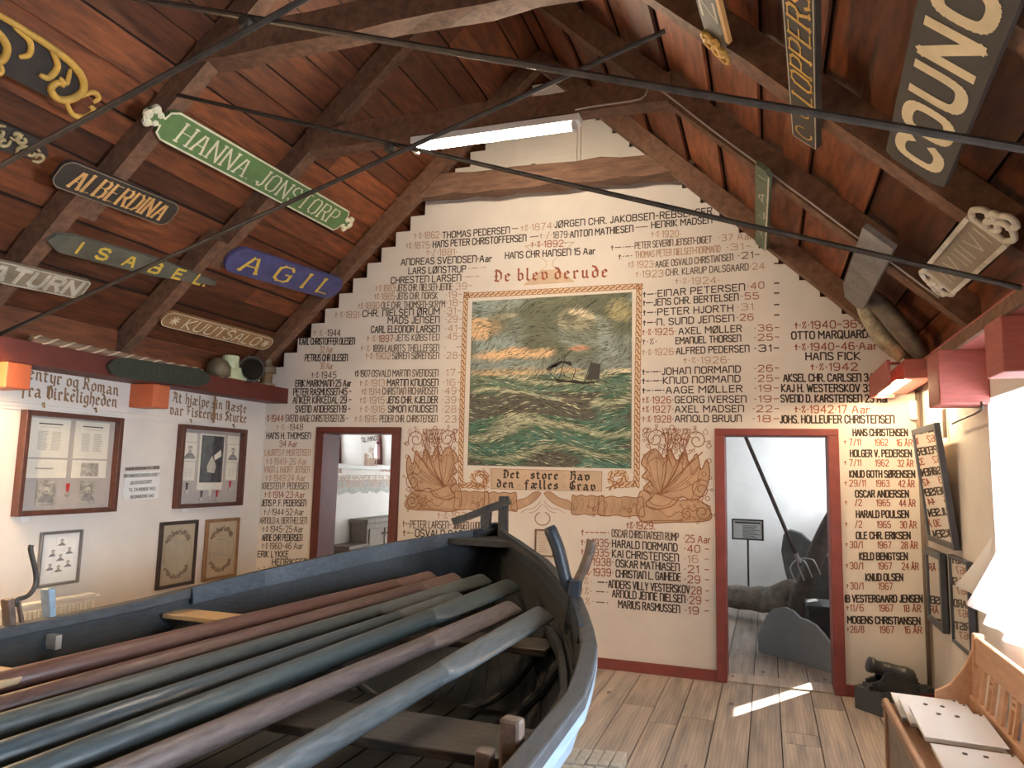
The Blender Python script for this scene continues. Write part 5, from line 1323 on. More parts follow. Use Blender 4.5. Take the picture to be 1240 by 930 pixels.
def wall_frame(name, q, label, cat, mfr, depth, fw, glassy=True):
    """q: four picture corners tl, tr, br, bl of the frame's front, on the plane of its front"""
    X = XL+depth; P = [onX(*p, X) for p in q]; y0 = (P[0].y+P[3].y)/2; y1 = (P[1].y+P[2].y)/2; z1 = (P[0].z+P[1].z)/2; z0 = (P[2].z+P[3].z)/2
    t = thing(name, (XL, y0, z0), label, cat); mb = MB()
    mb.box((XL+.002, y0, z0), (X, y0+fw, z1)); mb.box((XL+.002, y1-fw, z0), (X, y1, z1)); mb.box((XL+.002, y0+fw, z0), (X, y1-fw, z0+fw)); mb.box((XL+.002, y0+fw, z1-fw), (X, y1-fw, z1))
    mb.build('frame', mfr, t, bevel=.004)
    MB().box((XL+.004, y0+fw, z0+fw), (XL+.012, y1-fw, z1-fw)).build('mount', M_MOUNT, t)
    if glassy: MB().add([(X-.011, y0+fw, z0+fw), (X-.011, y1-fw, z0+fw), (X-.011, y1-fw, z1-fw), (X-.011, y0+fw, z1-fw)], [(0,1,2,3)]).build('glass', M_PGLASS, t)
    return t, y0+fw, y1-fw, z0+fw, z1-fw
def sheet(t, R, u0, v0, u1, v1, nm, m, lines=0, head=True, d=.0):
    _, y0, y1, z0, z1 = R; x = XL+.012+d; a, b = y0+(y1-y0)*u0, y0+(y1-y0)*u1; c, e = z1-(z1-z0)*v1, z1-(z1-z0)*v0
    mb = MB(); mb.box((x, a, c), (x+.004, b, e)); mb.mat(1); H = e-c; W = b-a; rr = random.Random(int(u0*1000)+int(v0*77))
    if head and lines: mb.mat(2).box((x+.004, a+W*.2, e-H*.15), (x+.0045, b-W*.2, e-H*.12)); mb.mat(1); mb.box((x+.004, a+W*.25, e-H*.22), (x+.0045, b-W*.25, e-H*.21))
    for i in range(lines):
        z = e-H*(.34+.5*i/max(1, lines)); 
        for p, q in ((.2, .46), (.54, .8)): mb.box((x+.004, a+W*p, z), (x+.0045, a+W*(q-rr.uniform(0, .05)), z+H*.012))
    return mb.build(nm, [m, M_INK, M_INKD], t)
def portrait(t, R, u0, v0, u1, v1, mback=None, lift=0.0):
    _, y0, y1, z0, z1 = R; x = XL+.0175+lift; a, b = y0+(y1-y0)*u0, y0+(y1-y0)*u1; c, e = z1-(z1-z0)*v1, z1-(z1-z0)*v0; W, H = b-a, e-c; m = (a+b)/2
    mb = MB(); mb.box((x, a, c), (x+.003, b, e)); o3 = (x+.0034, m, c)
    mb.mat(1); mb.flat([(-W*.42,.02),(-W*.40,H*.22),(-W*.25,H*.38),(-W*.08,H*.46),(W*.08,H*.46),(W*.26,H*.38),(W*.41,H*.22),(W*.42,.02)], o3, (0,1,0), UPZ)
    o4 = (x+.0038, m, c); mb.mat(2); mb.flat([(W*.15*math.cos(q*.5236), H*.62+H*.17*math.sin(q*.5236)) for q in range(12)], o4, (0,1,0), UPZ)
    mb.mat(1); mb.flat([(-W*.17,H*.66),(-W*.15,H*.78),(0,H*.83),(W*.15,H*.78),(W*.17,H*.66),(W*.1,H*.73),(-W*.1,H*.73)], (x+.0042, m, c), (0,1,0), UPZ)
    mb.flat([(-W*.1,H*.5),(W*.1,H*.5),(W*.08,H*.57),(-W*.08,H*.57)], (x+.0042, m, c), (0,1,0), UPZ)
    return mb.build('portrait_photo', [mback or M_PHO, M_COAT, M_FLESH], t)
def medal(t, R, u, v, mr):
    _, y0, y1, z0, z1 = R; x = XL+.018; y, z = y0+(y1-y0)*u, z1-(z1-z0)*v
    mb = MB(); mb.flat([(-.018,.0),(.018,.0),(.010,-.06),(-.010,-.06)], (x, y, z), (0,1,0), UPZ); mb.mat(1); mb.lathe((x-.004, y, z-.082), (1,0,0), [(0,.018),(.005,.018),(.006,.012)], 14)
    return mb.build('medal', [mr, M_MED], t)
R = wall_frame('display_frame', [(33, 495), (150, 507), (143, 621), (22, 624)], 'large dark display frame with four printed sheets, two portraits and a red-ribboned medal', 'picture frame', M_FRM, .07, .035); t = R[0]
sheet(t, R, .05, .02, .47, .44, 'printed_sheet', M_PAP, 14); sheet(t, R, .53, .02, .93, .44, 'printed_sheet', M_PAP, 14); sheet(t, R, .05, .46, .47, .66, 'printed_sheet', M_PAP, 0); sheet(t, R, .53, .46, .93, .66, 'printed_sheet', M_PAP, 0)
sheet(t, R, .14, .55, .32, .565, 'caption', M_INK, d=.004); sheet(t, R, .63, .49, .83, .64, 'engraving', M_PHO, d=.005)
portrait(t, R, .17, .68, .37, .95); portrait(t, R, .64, .69, .82, .95); medal(t, R, .5, .72, M_RIB)
R = wall_frame('display_frame', [(223, 514), (300, 520), (295, 612), (215, 616)], 'mahogany display frame with a large dark group photograph between two portraits', 'picture frame', M_FRM, .07, .035); t = R[0]
sheet(t, R, .30, .05, .72, .82, 'photo_mount', M_PAP); gp = sheet(t, R, .33, .07, .70, .72, 'group_photo', M_PHD, d=.004)
_, y0, y1, z0, z1 = R; mb = MB(); o3 = (XL+.0215, y0+(y1-y0)*.51, z0+(z1-z0)*.5)
mb.flat([(-.05,-.05),(-.06,.0),(-.03,.06),(.0,.10),(.03,.06),(.06,.0),(.04,-.06)], o3, (0,1,0), UPZ); mb.mat(1); mb.flat([(.02,.10),(.11,.16),(.12,.10),(.04,.06)], o3, (0,1,0), UPZ)
mb.build('photo_detail', [M_FLESH, M_PAP], gp)
sheet(t, R, .04, .05, .25, .17, 'caption_card', M_PAP, 2, False); portrait(t, R, .04, .18, .25, .43, M_PAP); sheet(t, R, .05, .44, .25, .69, 'caption_card', M_PAP, 8, False)
sheet(t, R, .77, .05, .97, .17, 'caption_card', M_PAP, 2, False); portrait(t, R, .77, .18, .97, .43, M_PAP); sheet(t, R, .77, .44, .96, .69, 'caption_card', M_PAP, 8, False)
for u, v, m_ in ((.14, .72, M_INKD), (.86, .70, M_RIB), (.38, .83, M_INKD), (.52, .82, M_PAP), (.64, .83, M_RIB)): medal(t, R, u, v, m_)
R = wall_frame('portrait_frame', [(50, 645), (102, 641), (96, 707), (47, 711)], 'pewter frame with seven small oval portraits on white paper, above the radiator', 'picture frame', M_SILV, .03, .016); t = R[0]
sheet(t, R, .03, .02, .97, .98, 'white_mount', M_WHITEC)
for i, (u, v) in enumerate(((.42, .10), (.2, .30), (.63, .28), (.40, .40), (.16, .57), (.38, .62), (.62, .54))): portrait(t, R, u-.06, v-.02, u+.22, v+.2, M_WHITEC, .0013*(i % 4))
def certificate(q, label, mfr, mp):
    R = wall_frame('certificate_frame', q, label, 'picture frame', mfr, .03, .03); t = R[0]; cs = sheet(t, R, 0, 0, 1, 1, 'certificate', mp)
    _, y0, y1, z0, z1 = R; W, H = y1-y0, z1-z0; mb = MB(); o3 = (XL+.0175, (y0+y1)/2, z0); rr = random.Random(5)
    for i in range(190):
        a = math.pi*(.02+.96*rr.random()); s = 1 if i % 2 else -1; q = rr.uniform(.78, 1.08); c = (W*.36*q*math.cos(a), H*(.70 if s > 0 else .30)+s*H*.19*q*math.sin(a)); l = rr.uniform(.008, .016)
        d = (math.cos(a+rr.uniform(-.8, .8))*l, math.sin(a+rr.uniform(-.8, .8))*l); mb.pen([(c[0]-d[0], c[1]-d[1]), (c[0]+d[0], c[1]+d[1])], o3, (0,1,0), UPZ, .008, cap=.2)
    for s in (-1, 1): mb.pen(cr([(s*W*.38, H*.32), (s*W*.42, H*.5), (s*W*.38, H*.7)], 5), o3, (0,1,0), UPZ, .004)
    mb.mat(1)
    for i in range(9): z = H*(.66-.035*i); w_ = W*(.18 if i == 0 else rr.uniform(.2, .27)); mb.box((XL+.0172, o3[1]-w_, z0+z), (XL+.0176, o3[1]+w_, z0+z+(.012 if i == 0 else .004)))
    mb.build('wreath_print', [mat('wreath_brown', (.17, .12, .075), .8, .3), M_INK], cs)
certificate([(196, 633), (241, 629), (236, 708), (190, 714)], 'black-framed tan certificate with a leafy wreath, lower left wall', M_BLKF, mat('tan_certificate', (.42, .33, .22), .7, .1))
certificate([(251, 629), (291, 627), (287, 698), (247, 705)], 'light-oak-framed tan certificate with a leafy wreath, beside the black-framed one', M_OAKF, mat('tan_certificate_2', (.48, .38, .26), .7, .1))
# hand-lettered note
P = [onX(*p, XL+.006) for p in ((150, 567), (195, 560), (192, 605), (149, 605))]; t = thing('note', (XL, P[3].y, P[3].z), 'white hand-lettered paper note between the two display frames', 'note')
MB().prism([(0,0),(P[2].y-P[3].y,.0),(P[1].y-P[3].y-.005,P[1].z-P[3].z-.06),(.33,P[0].z-P[3].z-.02),(.02,P[0].z-P[3].z-.03),(-.01,.1)], (XL+.006, P[3].y, P[3].z), (0,1,0), UPZ, (1,0,0), .005).build('paper', M_WHITEC, t)
mb = MB()
for i, (a, b) in enumerate(((152, 193), (150, 193), (158, 184), (156, 188), (158, 186))):
    y = 567+i*8.5
    letter(mb, ['MAnEnKORREn nAR En U DREnS', 'DREnnEnES KRIGEn OERET', 'UD En SOLSORT', 'TIL En REnDE MED', 'REDnInGEnS DAD'][i], onX(a, y+1, XL+.008), onX(b, y-1, XL+.008), UPZ, .024, .0038, sp=.3)
mb.build('lettering', M_INKD, t)
for q, lab in (((30, 629), 'tiny white number card under the frame with four sheets'), ((224, 617.5), 'tiny white number card under the mahogany frame')):
    p = onX(*q, XL+.004); tag(MB().box((XL, p.y-.03, p.z-.016), (XL+.004, p.y+.03, p.z+.016)).build('number_card', M_WHITEC), lab, 'card', 'number cards under the frames')
# picture hooks, rod from beam to frame, radiator
for (x, y), lab in (((53, 491), 'left brass hook holding the frame with four sheets'), ((116, 497), 'right brass hook holding the frame with four sheets'), ((231, 510), 'left brass hook holding the mahogany frame'), ((283, 516), 'right brass hook holding the mahogany frame')):
    p = onX(x, y, XL+.04); tag(MB().tube(cr([p+V((-.015,0,.012)), p+V((.0,0,.018)), p+V((.004,0,.0)), p+V((.008,0,-.016))], 3), .006, 6).build('picture_hook', mat('brass', (.30,.20,.08), .4, .2, metal=.7)), lab, 'hook', 'picture hooks on the rail')
b = onX(258.5, 512, -4.80)
tag(MB().tube([V((-4.80, b.y, 2.25)), b], .010, 8).build('hanging_rod', M_OAKF), 'thin brown rod from the left red beam down to the mahogany frame', 'rod')
y0, y1 = onX(-25, 740, XL+.08).y, onX(114, 718, XL+.08).y; zt = onX(100, 720, XL+.08).z
t = thing('radiator', (XL, (y0+y1)/2, .1), 'white ribbed panel radiator low on the left wall behind the boat', 'radiator')
mb = MB(); mb.box((XL+.06, y0, .12), (XL+.09, y1, zt-.02)); nrb = 26
for i in range(nrb): y = y0+(y1-y0)*(i+.5)/nrb; mb.box((XL+.09, y-.014, .15), (XL+.10, y+.010, zt-.05))
mb.build('panel', M_LAMPW, t, bevel=.004); MB().box((XL+.02, y0, zt-.02), (XL+.10, y1, zt)).build('top_grille', M_LAMPW, t, bevel=.004)
MB().tube([(XL+.075, y1, zt-.03), (XL+.075, y1+.05, zt-.03)], .014, 8).build('valve', M_LAMPW, t)
for y in (y0+.1, y1-.1): MB().box((XL+.004, y-.02, .0), (XL+.06, y+.02, .4)).build('bracket', M_LAMPW, t)

# ------------------------------------------------------------------ right wall: name panels, pipe, thermostat, curtain
M_NAVY = mat('blue_black_frame', (0.055, 0.065, 0.085), .35, .2, 8.0)
def rframe(name, y0, y1, z0, z1, tilt, label, fw=.04, depth=.035, refl=2.6, xo=.012):
    """glazed panel on the right wall, top leaning into the room"""
    t = thing(name, (XR-xo, (y0+y1)/2, z0), label, 'picture frame'); up = V((-math.sin(tilt), 0, math.cos(tilt))); nrm = V((-math.cos(tilt), 0, -math.sin(tilt))); H = z1-z0; o = V((XR-xo, y0, z0)); ay = V((0,1,0)); W = y1-y0
    mb = MB()
    for a, b in (((0,0),(fw,H)), ((W-fw,0),(W,H)), ((fw,0),(W-fw,fw)), ((fw,H-fw),(W-fw,H))): mb.prism([a,(b[0],a[1]),b,(a[0],b[1])], o+nrm*depth, ay, up, nrm, depth)
    mb.build('frame', M_NAVY, t, bevel=.003)
    mb = MB(); mb.prism([(fw,fw),(W-fw,fw),(W-fw,H-fw),(fw,H-fw)], o+nrm*.012, ay, up, nrm, .008); mb.build('sheet', M_PAP, t)
    mb = MB(); og = o+nrm*(depth-.008); mb.add([og+ay*p+up*q for p, q in ((fw,fw),(fw,H-fw),(W-fw,H-fw),(W-fw,fw))], [(0,1,2,3)]); mb.build('glass', glass('mirroring_glass', refl=refl), t)
    return t
rframe('glazed_notice', 5.20, 5.98, 1.20, 1.99, .10, 'big blue-black glazed panel leaning from the right wall, mirroring the painted names')
rframe('glazed_notice', 5.62, 6.12, .62, 1.14, .0, 'narrow dark glazed frame low on the right wall next to the gable corner', fw=.05)
rframe('glazed_notice', 4.92, 5.38, .62, 1.16, .0, 'glazed sheet in a thin dark frame low on the right wall, behind the bench end', fw=.02)
M_PIPE = mat('brown_pipe', (0.20, 0.155, 0.12), .5, .2, 8.0)
p = onY(1123, 480, D-.03); tag(MB().tube([(XR-.035, D-.03, 2.30), (XR-.035, D-.03, .10)], .016, 10).build('conduit_pipe', M_PIPE, smooth=True), 'thin vertical brown pipe in the corner right of the gable', 'pipe')
p = onX(1143, 500, XR-.02); tag(MB().tube([(XR-.02, p.y, 2.09), (XR-.02, p.y, 1.90)], .013, 8).build('conduit_pipe', M_PIPE), 'short brown pipe between the red beam end and the glazed panel', 'pipe')
P = [onX(x, y, XR-.05) for x, y in ((1188, 487), (1188, 497), (1166, 507), (1153, 513))]; tag(MB().tube([V(q) for q in cr([tuple(q) for q in P], 4)], .006, 6).build('hanging_wire', M_IRON), 'dark bent wire holding the leaning glazed panel', 'wire')
p = onY(1110, 497, D); tag(MB().box((p.x-.055, D-.05, p.z-.075), (p.x+.0, D, p.z+.075)).build('thermostat', M_LAMPW, bevel=.012), 'small white box on the gable in the right corner', 'thermostat')
# white curtain drawn aside and draped over the sill
M_CUR = mat('white_curtain', (0.86, 0.86, 0.85), .85, .02, 5.0)
nt = M_CUR.node_tree; bb = nt.nodes['Principled BSDF']; tr = nn(nt, 'ShaderNodeBsdfTranslucent'); tr.inputs[0].default_value = (.9, .9, .9, 1); mxs = nn(nt, 'ShaderNodeMixShader'); mxs.inputs[0].default_value = .55
out = [n for n in nt.nodes if n.type == 'OUTPUT_MATERIAL'][0]; nt.links.new(bb.outputs[0], mxs.inputs[1]); nt.links.new(tr.outputs[0], mxs.inputs[2]); nt.links.new(mxs.outputs[0], out.inputs[0])
mb = MB(); NU, NV = 40, 24; vs = []
for j in range(NV+1):
    v = j/NV
    z = 2.05-(2.05-.90)*v
    far = 4.20+.68*v**1.6; near = 3.3; xb = XR+.16-.22*v**1.3
    for i in range(NU+1):
        u = i/NU; y = near+(far-near)*u
        vs.append((xb+.035*math.sin(u*34+v*1.5)*(.35+.65*v)-.03*u*v, y, z-.05*u*v+.22*v*v*(u**3)*.8))
fs = [(j*(NU+1)+i, j*(NU+1)+i+1, (j+1)*(NU+1)+i+1, (j+1)*(NU+1)+i) for j in range(NV) for i in range(NU)]
tag(mb.add(vs, fs).build('curtain', M_CUR, smooth=True), 'white curtain drawn aside and flaring over the window sill', 'curtain')
MB().tube([(XR+.16, 3.3, 2.05), (XR+.16, 4.45, 2.05)], .008, 8).build('curtain_rod', M_LAMPW, bpy.data.objects['curtain'])

# ------------------------------------------------------------------ settle with white ring binders, cannon on its block
M_PINE = mat('pine', (0.55, 0.32, 0.19), .5, .14, 6.0, (5, .8, 5)); M_PINED = mat('shaded_front_board', (0.36, 0.27, 0.20), .6, .15, 6.0, (5, .8, 5))  # second pine is a copy with shade put into its colour
YE, XB, ZS = 4.47, .95, .45
t = thing('settle', (.72, 3.2, 0), 'pine settle with a pierced slatted back along the right wall', 'bench'); Y0 = 2.2
MB().box((.56, Y0, ZS-.03), (XB, YE-.02, ZS)).build('seat', M_PINE, t, bevel=.004)
MB().tube([(.565, Y0, ZS+.018), (.565, YE-.05, ZS+.018), (.565, YE-.02, ZS+.008), (.565, YE-.012, ZS-.02)], .016, 10).build('front_rail', M_PINE, t, smooth=True)
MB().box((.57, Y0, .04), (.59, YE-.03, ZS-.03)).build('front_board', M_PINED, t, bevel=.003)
for y in (YE-.05, Y0+.02): MB().box((.555, y-.02, 0), (.60, y+.025, ZS+.005)).build('leg', M_PINE, t, bevel=.003)
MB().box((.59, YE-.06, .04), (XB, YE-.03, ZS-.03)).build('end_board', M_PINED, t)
for y in (YE-.03, 2.9, Y0): MB().bar((XB+.01, y, 0), (XB+.055, y, .845), .05, .045, (0,1,0)).build('post', M_PINE, t, bevel=.006)
MB().bar((XB+.05, Y0, .765), (XB+.05, YE+.0, .765), .03, .135, (0.05,0,1)).build('top_rail', M_PINE, t, bevel=.008)
MB().bar((XB+.015, Y0, .505), (XB+.015, YE-.02, .505), .03, .07, (0.05,0,1)).build('lower_rail', M_PINE, t, bevel=.006)
y = YE-.17; i = 0
while y > Y0+.05:
    if i % 2 == 0: MB().bar((XB+.018, y, .535), (XB+.045, y, .70), .075, .016, (1,0,0)).build('slat', M_PINE, t, bevel=.003)
    else:
        for dy in (-.032, .032): MB().bar((XB+.018, y+dy, .535), (XB+.045, y+dy, .70), .02, .018, (1,0,0)).build('slat', M_PINE, t, bevel=.003)
        mb = MB(); mb.bar((XB+.038, y-.03, .655), (XB+.038, y+.03, .655), .016, .02); mb.bar((XB+.042, y-.03, .685), (XB+.042, y+.03, .685), .016, .02); mb.build('slat_tie', M_PINE, t)
    y -= .165; i += 1
mb = MB(); mb.prism([(.13,0),(.30,0),(.33,.1),(.345,.34),(.31,.35),(.27,.26),(.20,.16),(.13,.12)], (XB-.28, YE-.005, ZS-.03), (1,0,0), (0,0,1), (0,1,0), .03); mb.build('end_arm', M_PINE, t, bevel=.004)
M_BIND = mat('white_binder', (0.80, 0.81, 0.83), .28, .03, 4.0); M_DK = mat('dark_eyelet', (.05, .045, .045), .4, .2)
def binder(x0, y_far, L, W, z_far, z_near, label, rot=0.0):
    c = V((x0, y_far, z_far)); ay = V((0, -L, z_near-z_far)).normalized(); ax = V((1, 0, -.02)).normalized(); nrm = ax.cross(ay); nrm = nrm if nrm.z > 0 else -nrm
    ca, sa = math.cos(rot), math.sin(rot); ax, ay = ax*ca+ay*sa, ay*ca-ax*sa
    t = thing('ring_binder', c, label, 'binder', 'white binders on the settle')
    cv = MB().prism([(0,0),(W,0),(W,L),(0,L)], c, ax, ay, nrm, .005).build('cover', M_BIND, t, bevel=.002)
    MB().prism([(.004,.006),(W-.02,.006),(W-.02,L-.008),(.004,L-.008)], c-nrm*.0055, ax, ay, nrm, .016).build('pages', mat('page_edges', (.66,.64,.60), .8, .06, 20.0), t)
    for u in (.36, .60):
        p = c+ax*(W*u)+ay*.075+nrm*.001; mb = MB(); mb.lathe(p, nrm, [(0,.010),(.003,.010),(.0035,.006)], 12); mb.build('finger_ring', M_DK, cv)
    p = c+ax*(W-.018)+ay*.02+nrm*.001; MB().lathe(p, nrm, [(0,.006),(.003,.005)], 10).build('rivet', M_DK, cv)
    return t
A = onZ(1077, 839, .50); A.y = min(A.y, 4.42)
binder(A.x, A.y-.00, .34, .305, .515, .49, 'white ring binder at the far end of the settle')
binder(A.x+.014, A.y-.14, .34, .305, .535, .51, 'white ring binder second from the far end, overlapping the first')
binder(A.x+.026, A.y-.37, .38, .31, .557, .535, 'big white ring binder in front, with all of its cover showing')
binder(A.x+.04, A.y-.775, .36, .31, .52, .505, 'white ring binder cut by the bottom edge of the picture')
# cannon
M_GUN = mat('black_iron_gun', (0.030, 0.033, 0.037), .42, .3, 12.0, bump=.15); M_PLI = mat('grey_blue_block', (0.085, 0.095, 0.105), .6, .12, 6.0)
p0, p1, p2 = onZ(1035, 857, 0), onZ(1068, 869, 0), onZ(1112, 846, 0)
ax = (p1-p0); wA = ax.length; ax.normalize(); ay = V((-ax.y, ax.x, 0)); dpt = .40
hP = .158
plinth = tag(MB().prism([(0,0),(wA,0),(wA,dpt),(0,dpt)], p0+V((0,0,hP)), ax, ay, (0,0,1), hP).build('plinth', M_PLI, bevel=.006), 'grey-blue wooden block on the floor in the right corner, carrying the small cannon', 'plinth')
cen = p0+ax*(wA/2)+ay*(dpt*.45)+V((0,0,hP))
mz, br = onY(1051, 804, 5.88), onY(1107, 823, 5.96)
t = thing('cannon', cen, 'small black iron cannon on a wooden carriage, on the grey-blue block', 'cannon'); dB = (br-mz).normalized(); LB_ = (br-mz).length
MB().lathe(mz, dB, [(0,.026),(.004,.052),(.03,.054),(.05,.046),(LB_*.35,.050),(LB_*.36,.054),(LB_*.42,.054),(LB_*.7,.060),(LB_*.72,.066),(LB_*.80,.066),(LB_*.92,.062),(LB_*.98,.045),(LB_*1.0,.02),(LB_*1.04,.022),(LB_*1.07,.012)], 20).build('barrel', M_GUN, t, smooth=True)
dh = V((dB.x, dB.y, 0)).normalized(); sdv = V((-dh.y, dh.x, 0)); mid = mz.lerp(br, .55); mid.z = cen.z+.001
for s in (-1, 1):
    MB().prism([(-.16,0.0),(.20,0.0),(.20,.04),(.14,.05),(.09,.075),(.03,.085),(-.02,.125),(-.08,.125),(-.11,.07),(-.17,.05)], mid+sdv*(s*.055+.012), dh, (0,0,1), sdv, .024).build('carriage_cheek', M_GUN, t, bevel=.004)
MB().prism([(-.19,-.06),(.25,-.06),(.25,.06),(-.19,.06)], mid+V((0,0,.03)), dh, sdv, (0,0,1), .03).build('carriage_bed', M_GUN, t)
MB().tube([mid+dh*-.03+sdv*.085+V((0,0,.118)), mid+dh*-.03-sdv*.085+V((0,0,.118))], .016, 10).build('trunnion', M_GUN, t)
for dx in (-.11, .16):
    for s in (-1, 1): MB().lathe(mid+dh*dx+sdv*(s*.068)+V((0,0,.032)), sdv*s, [(0,.032),(.02,.032),(.022,.02)], 14).build('wheel', M_GUN, t)

# ------------------------------------------------------------------ back room seen through the doorways
# sign on a stand
Yg = 9.8; a, b = onY(886, 628, Yg), onY(925, 655, Yg)
t = thing('sign_stand', ((a.x+b.x)/2, Yg, 0), 'small framed notice on a thin black stand in the back room', 'sign stand')
mb = MB(); f = .018
mb.box((a.x, Yg, b.z), (a.x+f, Yg+.025, a.z)); mb.box((b.x-f, Yg, b.z), (b.x, Yg+.025, a.z)); mb.box((a.x, Yg, b.z), (b.x, Yg+.025, b.z+f)); mb.box((a.x, Yg, a.z-f), (b.x, Yg+.025, a.z)); mb.build('frame', M_BLKF, t)
mb = MB(); mb.box((a.x+f, Yg+.006, b.z+f), (b.x-f, Yg+.012, a.z-f)); mb.mat(1); rr = random.Random(9)
mb.box((a.x+.04, Yg+.005, a.z-.055), (b.x-.04, Yg+.006, a.z-.035))
for i in range(9): z = a.z-.085-i*.018; mb.box(((a.x+b.x)/2-.06, Yg+.005, z), ((a.x+b.x)/2+rr.uniform(.08, .15), Yg+.006, z+.007))
mb.build('notice', [mat('grey_paper', (.45,.45,.43), .7, .05), M_INKD], t)
mx = (a.x+b.x)/2; MB().tube([(mx, Yg+.03, .0), (mx, Yg+.03, b.z)], .012, 8).build('pole', M_IRON, t); MB().lathe((mx, Yg+.03, 0), (0,0,1), [(0,.11),(.012,.11),(.018,.03)], 18).build('base', M_IRON, t)
# driftwood knee
M_DRIFT = mat('grey_driftwood', (0.30, 0.255, 0.205), .85, .4, 9.0, bump=.5, c2=(0.10, 0.085, 0.072)); M_DRIFTD = mat('dark_old_timber', (0.10, 0.08, 0.072), .8, .4, 9.0, bump=.4)
P = [onY(x, y, Y) for x, y, Y in ((838, 722, 9.2), (880, 719, 9.1), (915, 722, 9.0), (945, 722, 8.8), (965, 708, 8.6))]
P = [V((p.x, p.y, max(p.z-.03, .11))) for p in P]
tag(MB().tube([V(p) for p in cr([tuple(p) for p in P], 5)], [.13,.13,.13,.135,.13,.12,.13,.14,.135,.13,.14,.15,.14,.15,.16,.17,.17,.16,.15,.12,.08], 12).build('tree_trunk', M_DRIFT, smooth=True), 'grey driftwood trunk lying on the back room floor', 'driftwood')
P = [onY(x, y, Y) for x, y, Y in ((968, 722, 8.35), (982, 688, 8.3), (996, 655, 8.25), (1012, 625, 8.2), (1030, 600, 8.2))]
P = [V((P[0].x-.06, 8.42, .07))]+P
tag(MB().tube([V(p) for p in cr([tuple(p) for p in P], 4)], [(.11,.09)]*21, 10).build('ship_knee', M_DRIFTD, smooth=True), 'dark old timber rising slantwise from the driftwood trunk', 'timber')
M_STONE = mat('dark_grey_slab', (0.11, 0.115, 0.115), .8, .35, 6.0, bump=.4)
poly = [(949,648),(957,641),(972,646),(985,658),(1000,668),(1010,690),(1012,715),(985,720),(966,712),(950,690),(946,668)]
P = [onY(x, y, 9.3) for x, y in poly]; mb = MB(); c = P[0]
zmin = 0.0
P2 = [(p.x-c.x, p.z) for p in P]; P2 = P2[:6]+[(P2[6][0], .02), (P2[7][0], 0.0), (P2[8][0], 0.0)]+P2[9:]
mb.prism(P2, (c.x, 9.3, 0), (1,0,0), (0,.06,1), (0,-1,0), .12); tag(mb.build('stone_slab', M_STONE, bevel=.02), 'irregular dark grey slab standing behind the fork in the back room', 'slab')
# fork leaning against the slab
h0, h1 = onY(899, 520, 8.0), onY(966, 676, 8.0)
t = thing('hay_fork', h1, 'four-tined iron fork with a long dark handle hanging slantwise in the right doorway', 'fork')
d = (h1-h0).normalized(); MB().tube([h0-d*.5, h0, h0.lerp(h1, .5), h1], .020, 10).build('handle', M_DRIFTD, t, smooth=True)
e = onY(974, 694, 8.0); tv = (e-h1).normalized(); sv = tv.cross(V((0,1,0))).normalized()
M_STEEL = mat('bright_steel', (.45, .45, .46), .3, .15, metal=.8)
sk = MB().tube([h1-d*.05, h1+d*.05], .024, 10).build('fork_head', M_STEEL, t)
ft = onY(970, 681, 8.0)
for i in range(4):
    o_ = (i-1.5)*.075; P = [h1, ft+sv*(o_*.9), ft+sv*(o_*1.1)+tv*.05, ft+sv*o_*1.1+tv*.17]
    MB().tube([V(p) for p in cr([tuple(p) for p in P], 4)], .0075, 6).build('tine', M_STEEL, sk)
# wavy grey panel
M_GPAN = mat('grey_blue_panel', (0.235, 0.265, 0.285), .55, .06, 5.0)
b0, b1 = onZ(918, 789, 0), onZ(1016, 818, 0); ax = (b1-b0); Lp = ax.length; ax.normalize(); nrm = V((ax.y, -ax.x, 0))
def on_panel(x, y):
    q = onP(x, y, b0, nrm); return ((q-b0).dot(ax), q.z)
poly = [(0, 0), (Lp, 0)]+[on_panel(x, y) for x, y in ((1016, 782), (1005, 779), (996, 767), (987, 757), (979, 752), (968, 748), (960, 740), (950, 735), (936, 737), (928, 745), (921, 760), (917, 770))]
tag(MB().prism(poly, b0, ax, (0,0,1), nrm, .03).build('wavy_panel', M_GPAN, bevel=.004), 'low grey-blue panel with a wavy top edge, standing in the right doorway', 'panel')
q = onP(1001, 792, b0, nrm)
bx = b0+ax*(Lp*.72)-nrm*.55
t = thing('dark_chest', (bx.x, bx.y+.35, 0), 'dark chest behind the wavy panel in the back room', 'chest')
cx_, cy_ = .63, 7.92
ORG[t.name] = V((cx_, cy_, 0)); t.location = (cx_, cy_, 0)
MB().box((cx_-.28, cy_-.22, 0), (cx_+.45, cy_+.22, .36)).build('body', M_GUN, t, bevel=.006); MB().box((cx_-.3, cy_-.24, .36), (cx_+.47, cy_+.24, .41)).build('lid', M_GUN, t, bevel=.006)
for i, (dx, dy, lab) in enumerate(((.30, -.36, 'upper pale booklet lying behind the wavy panel'), (.33, -.50, 'lower pale booklet lying behind the wavy panel'))):
    tag(MB().box((bx.x+dx-.12, 7.62+i*.0+dy+.3, .0+.0), (bx.x+dx+.12, 7.62+dy+.3+.12, .22-.08*i)).build('booklet', M_WHITEC, bevel=.004), lab, 'booklet')
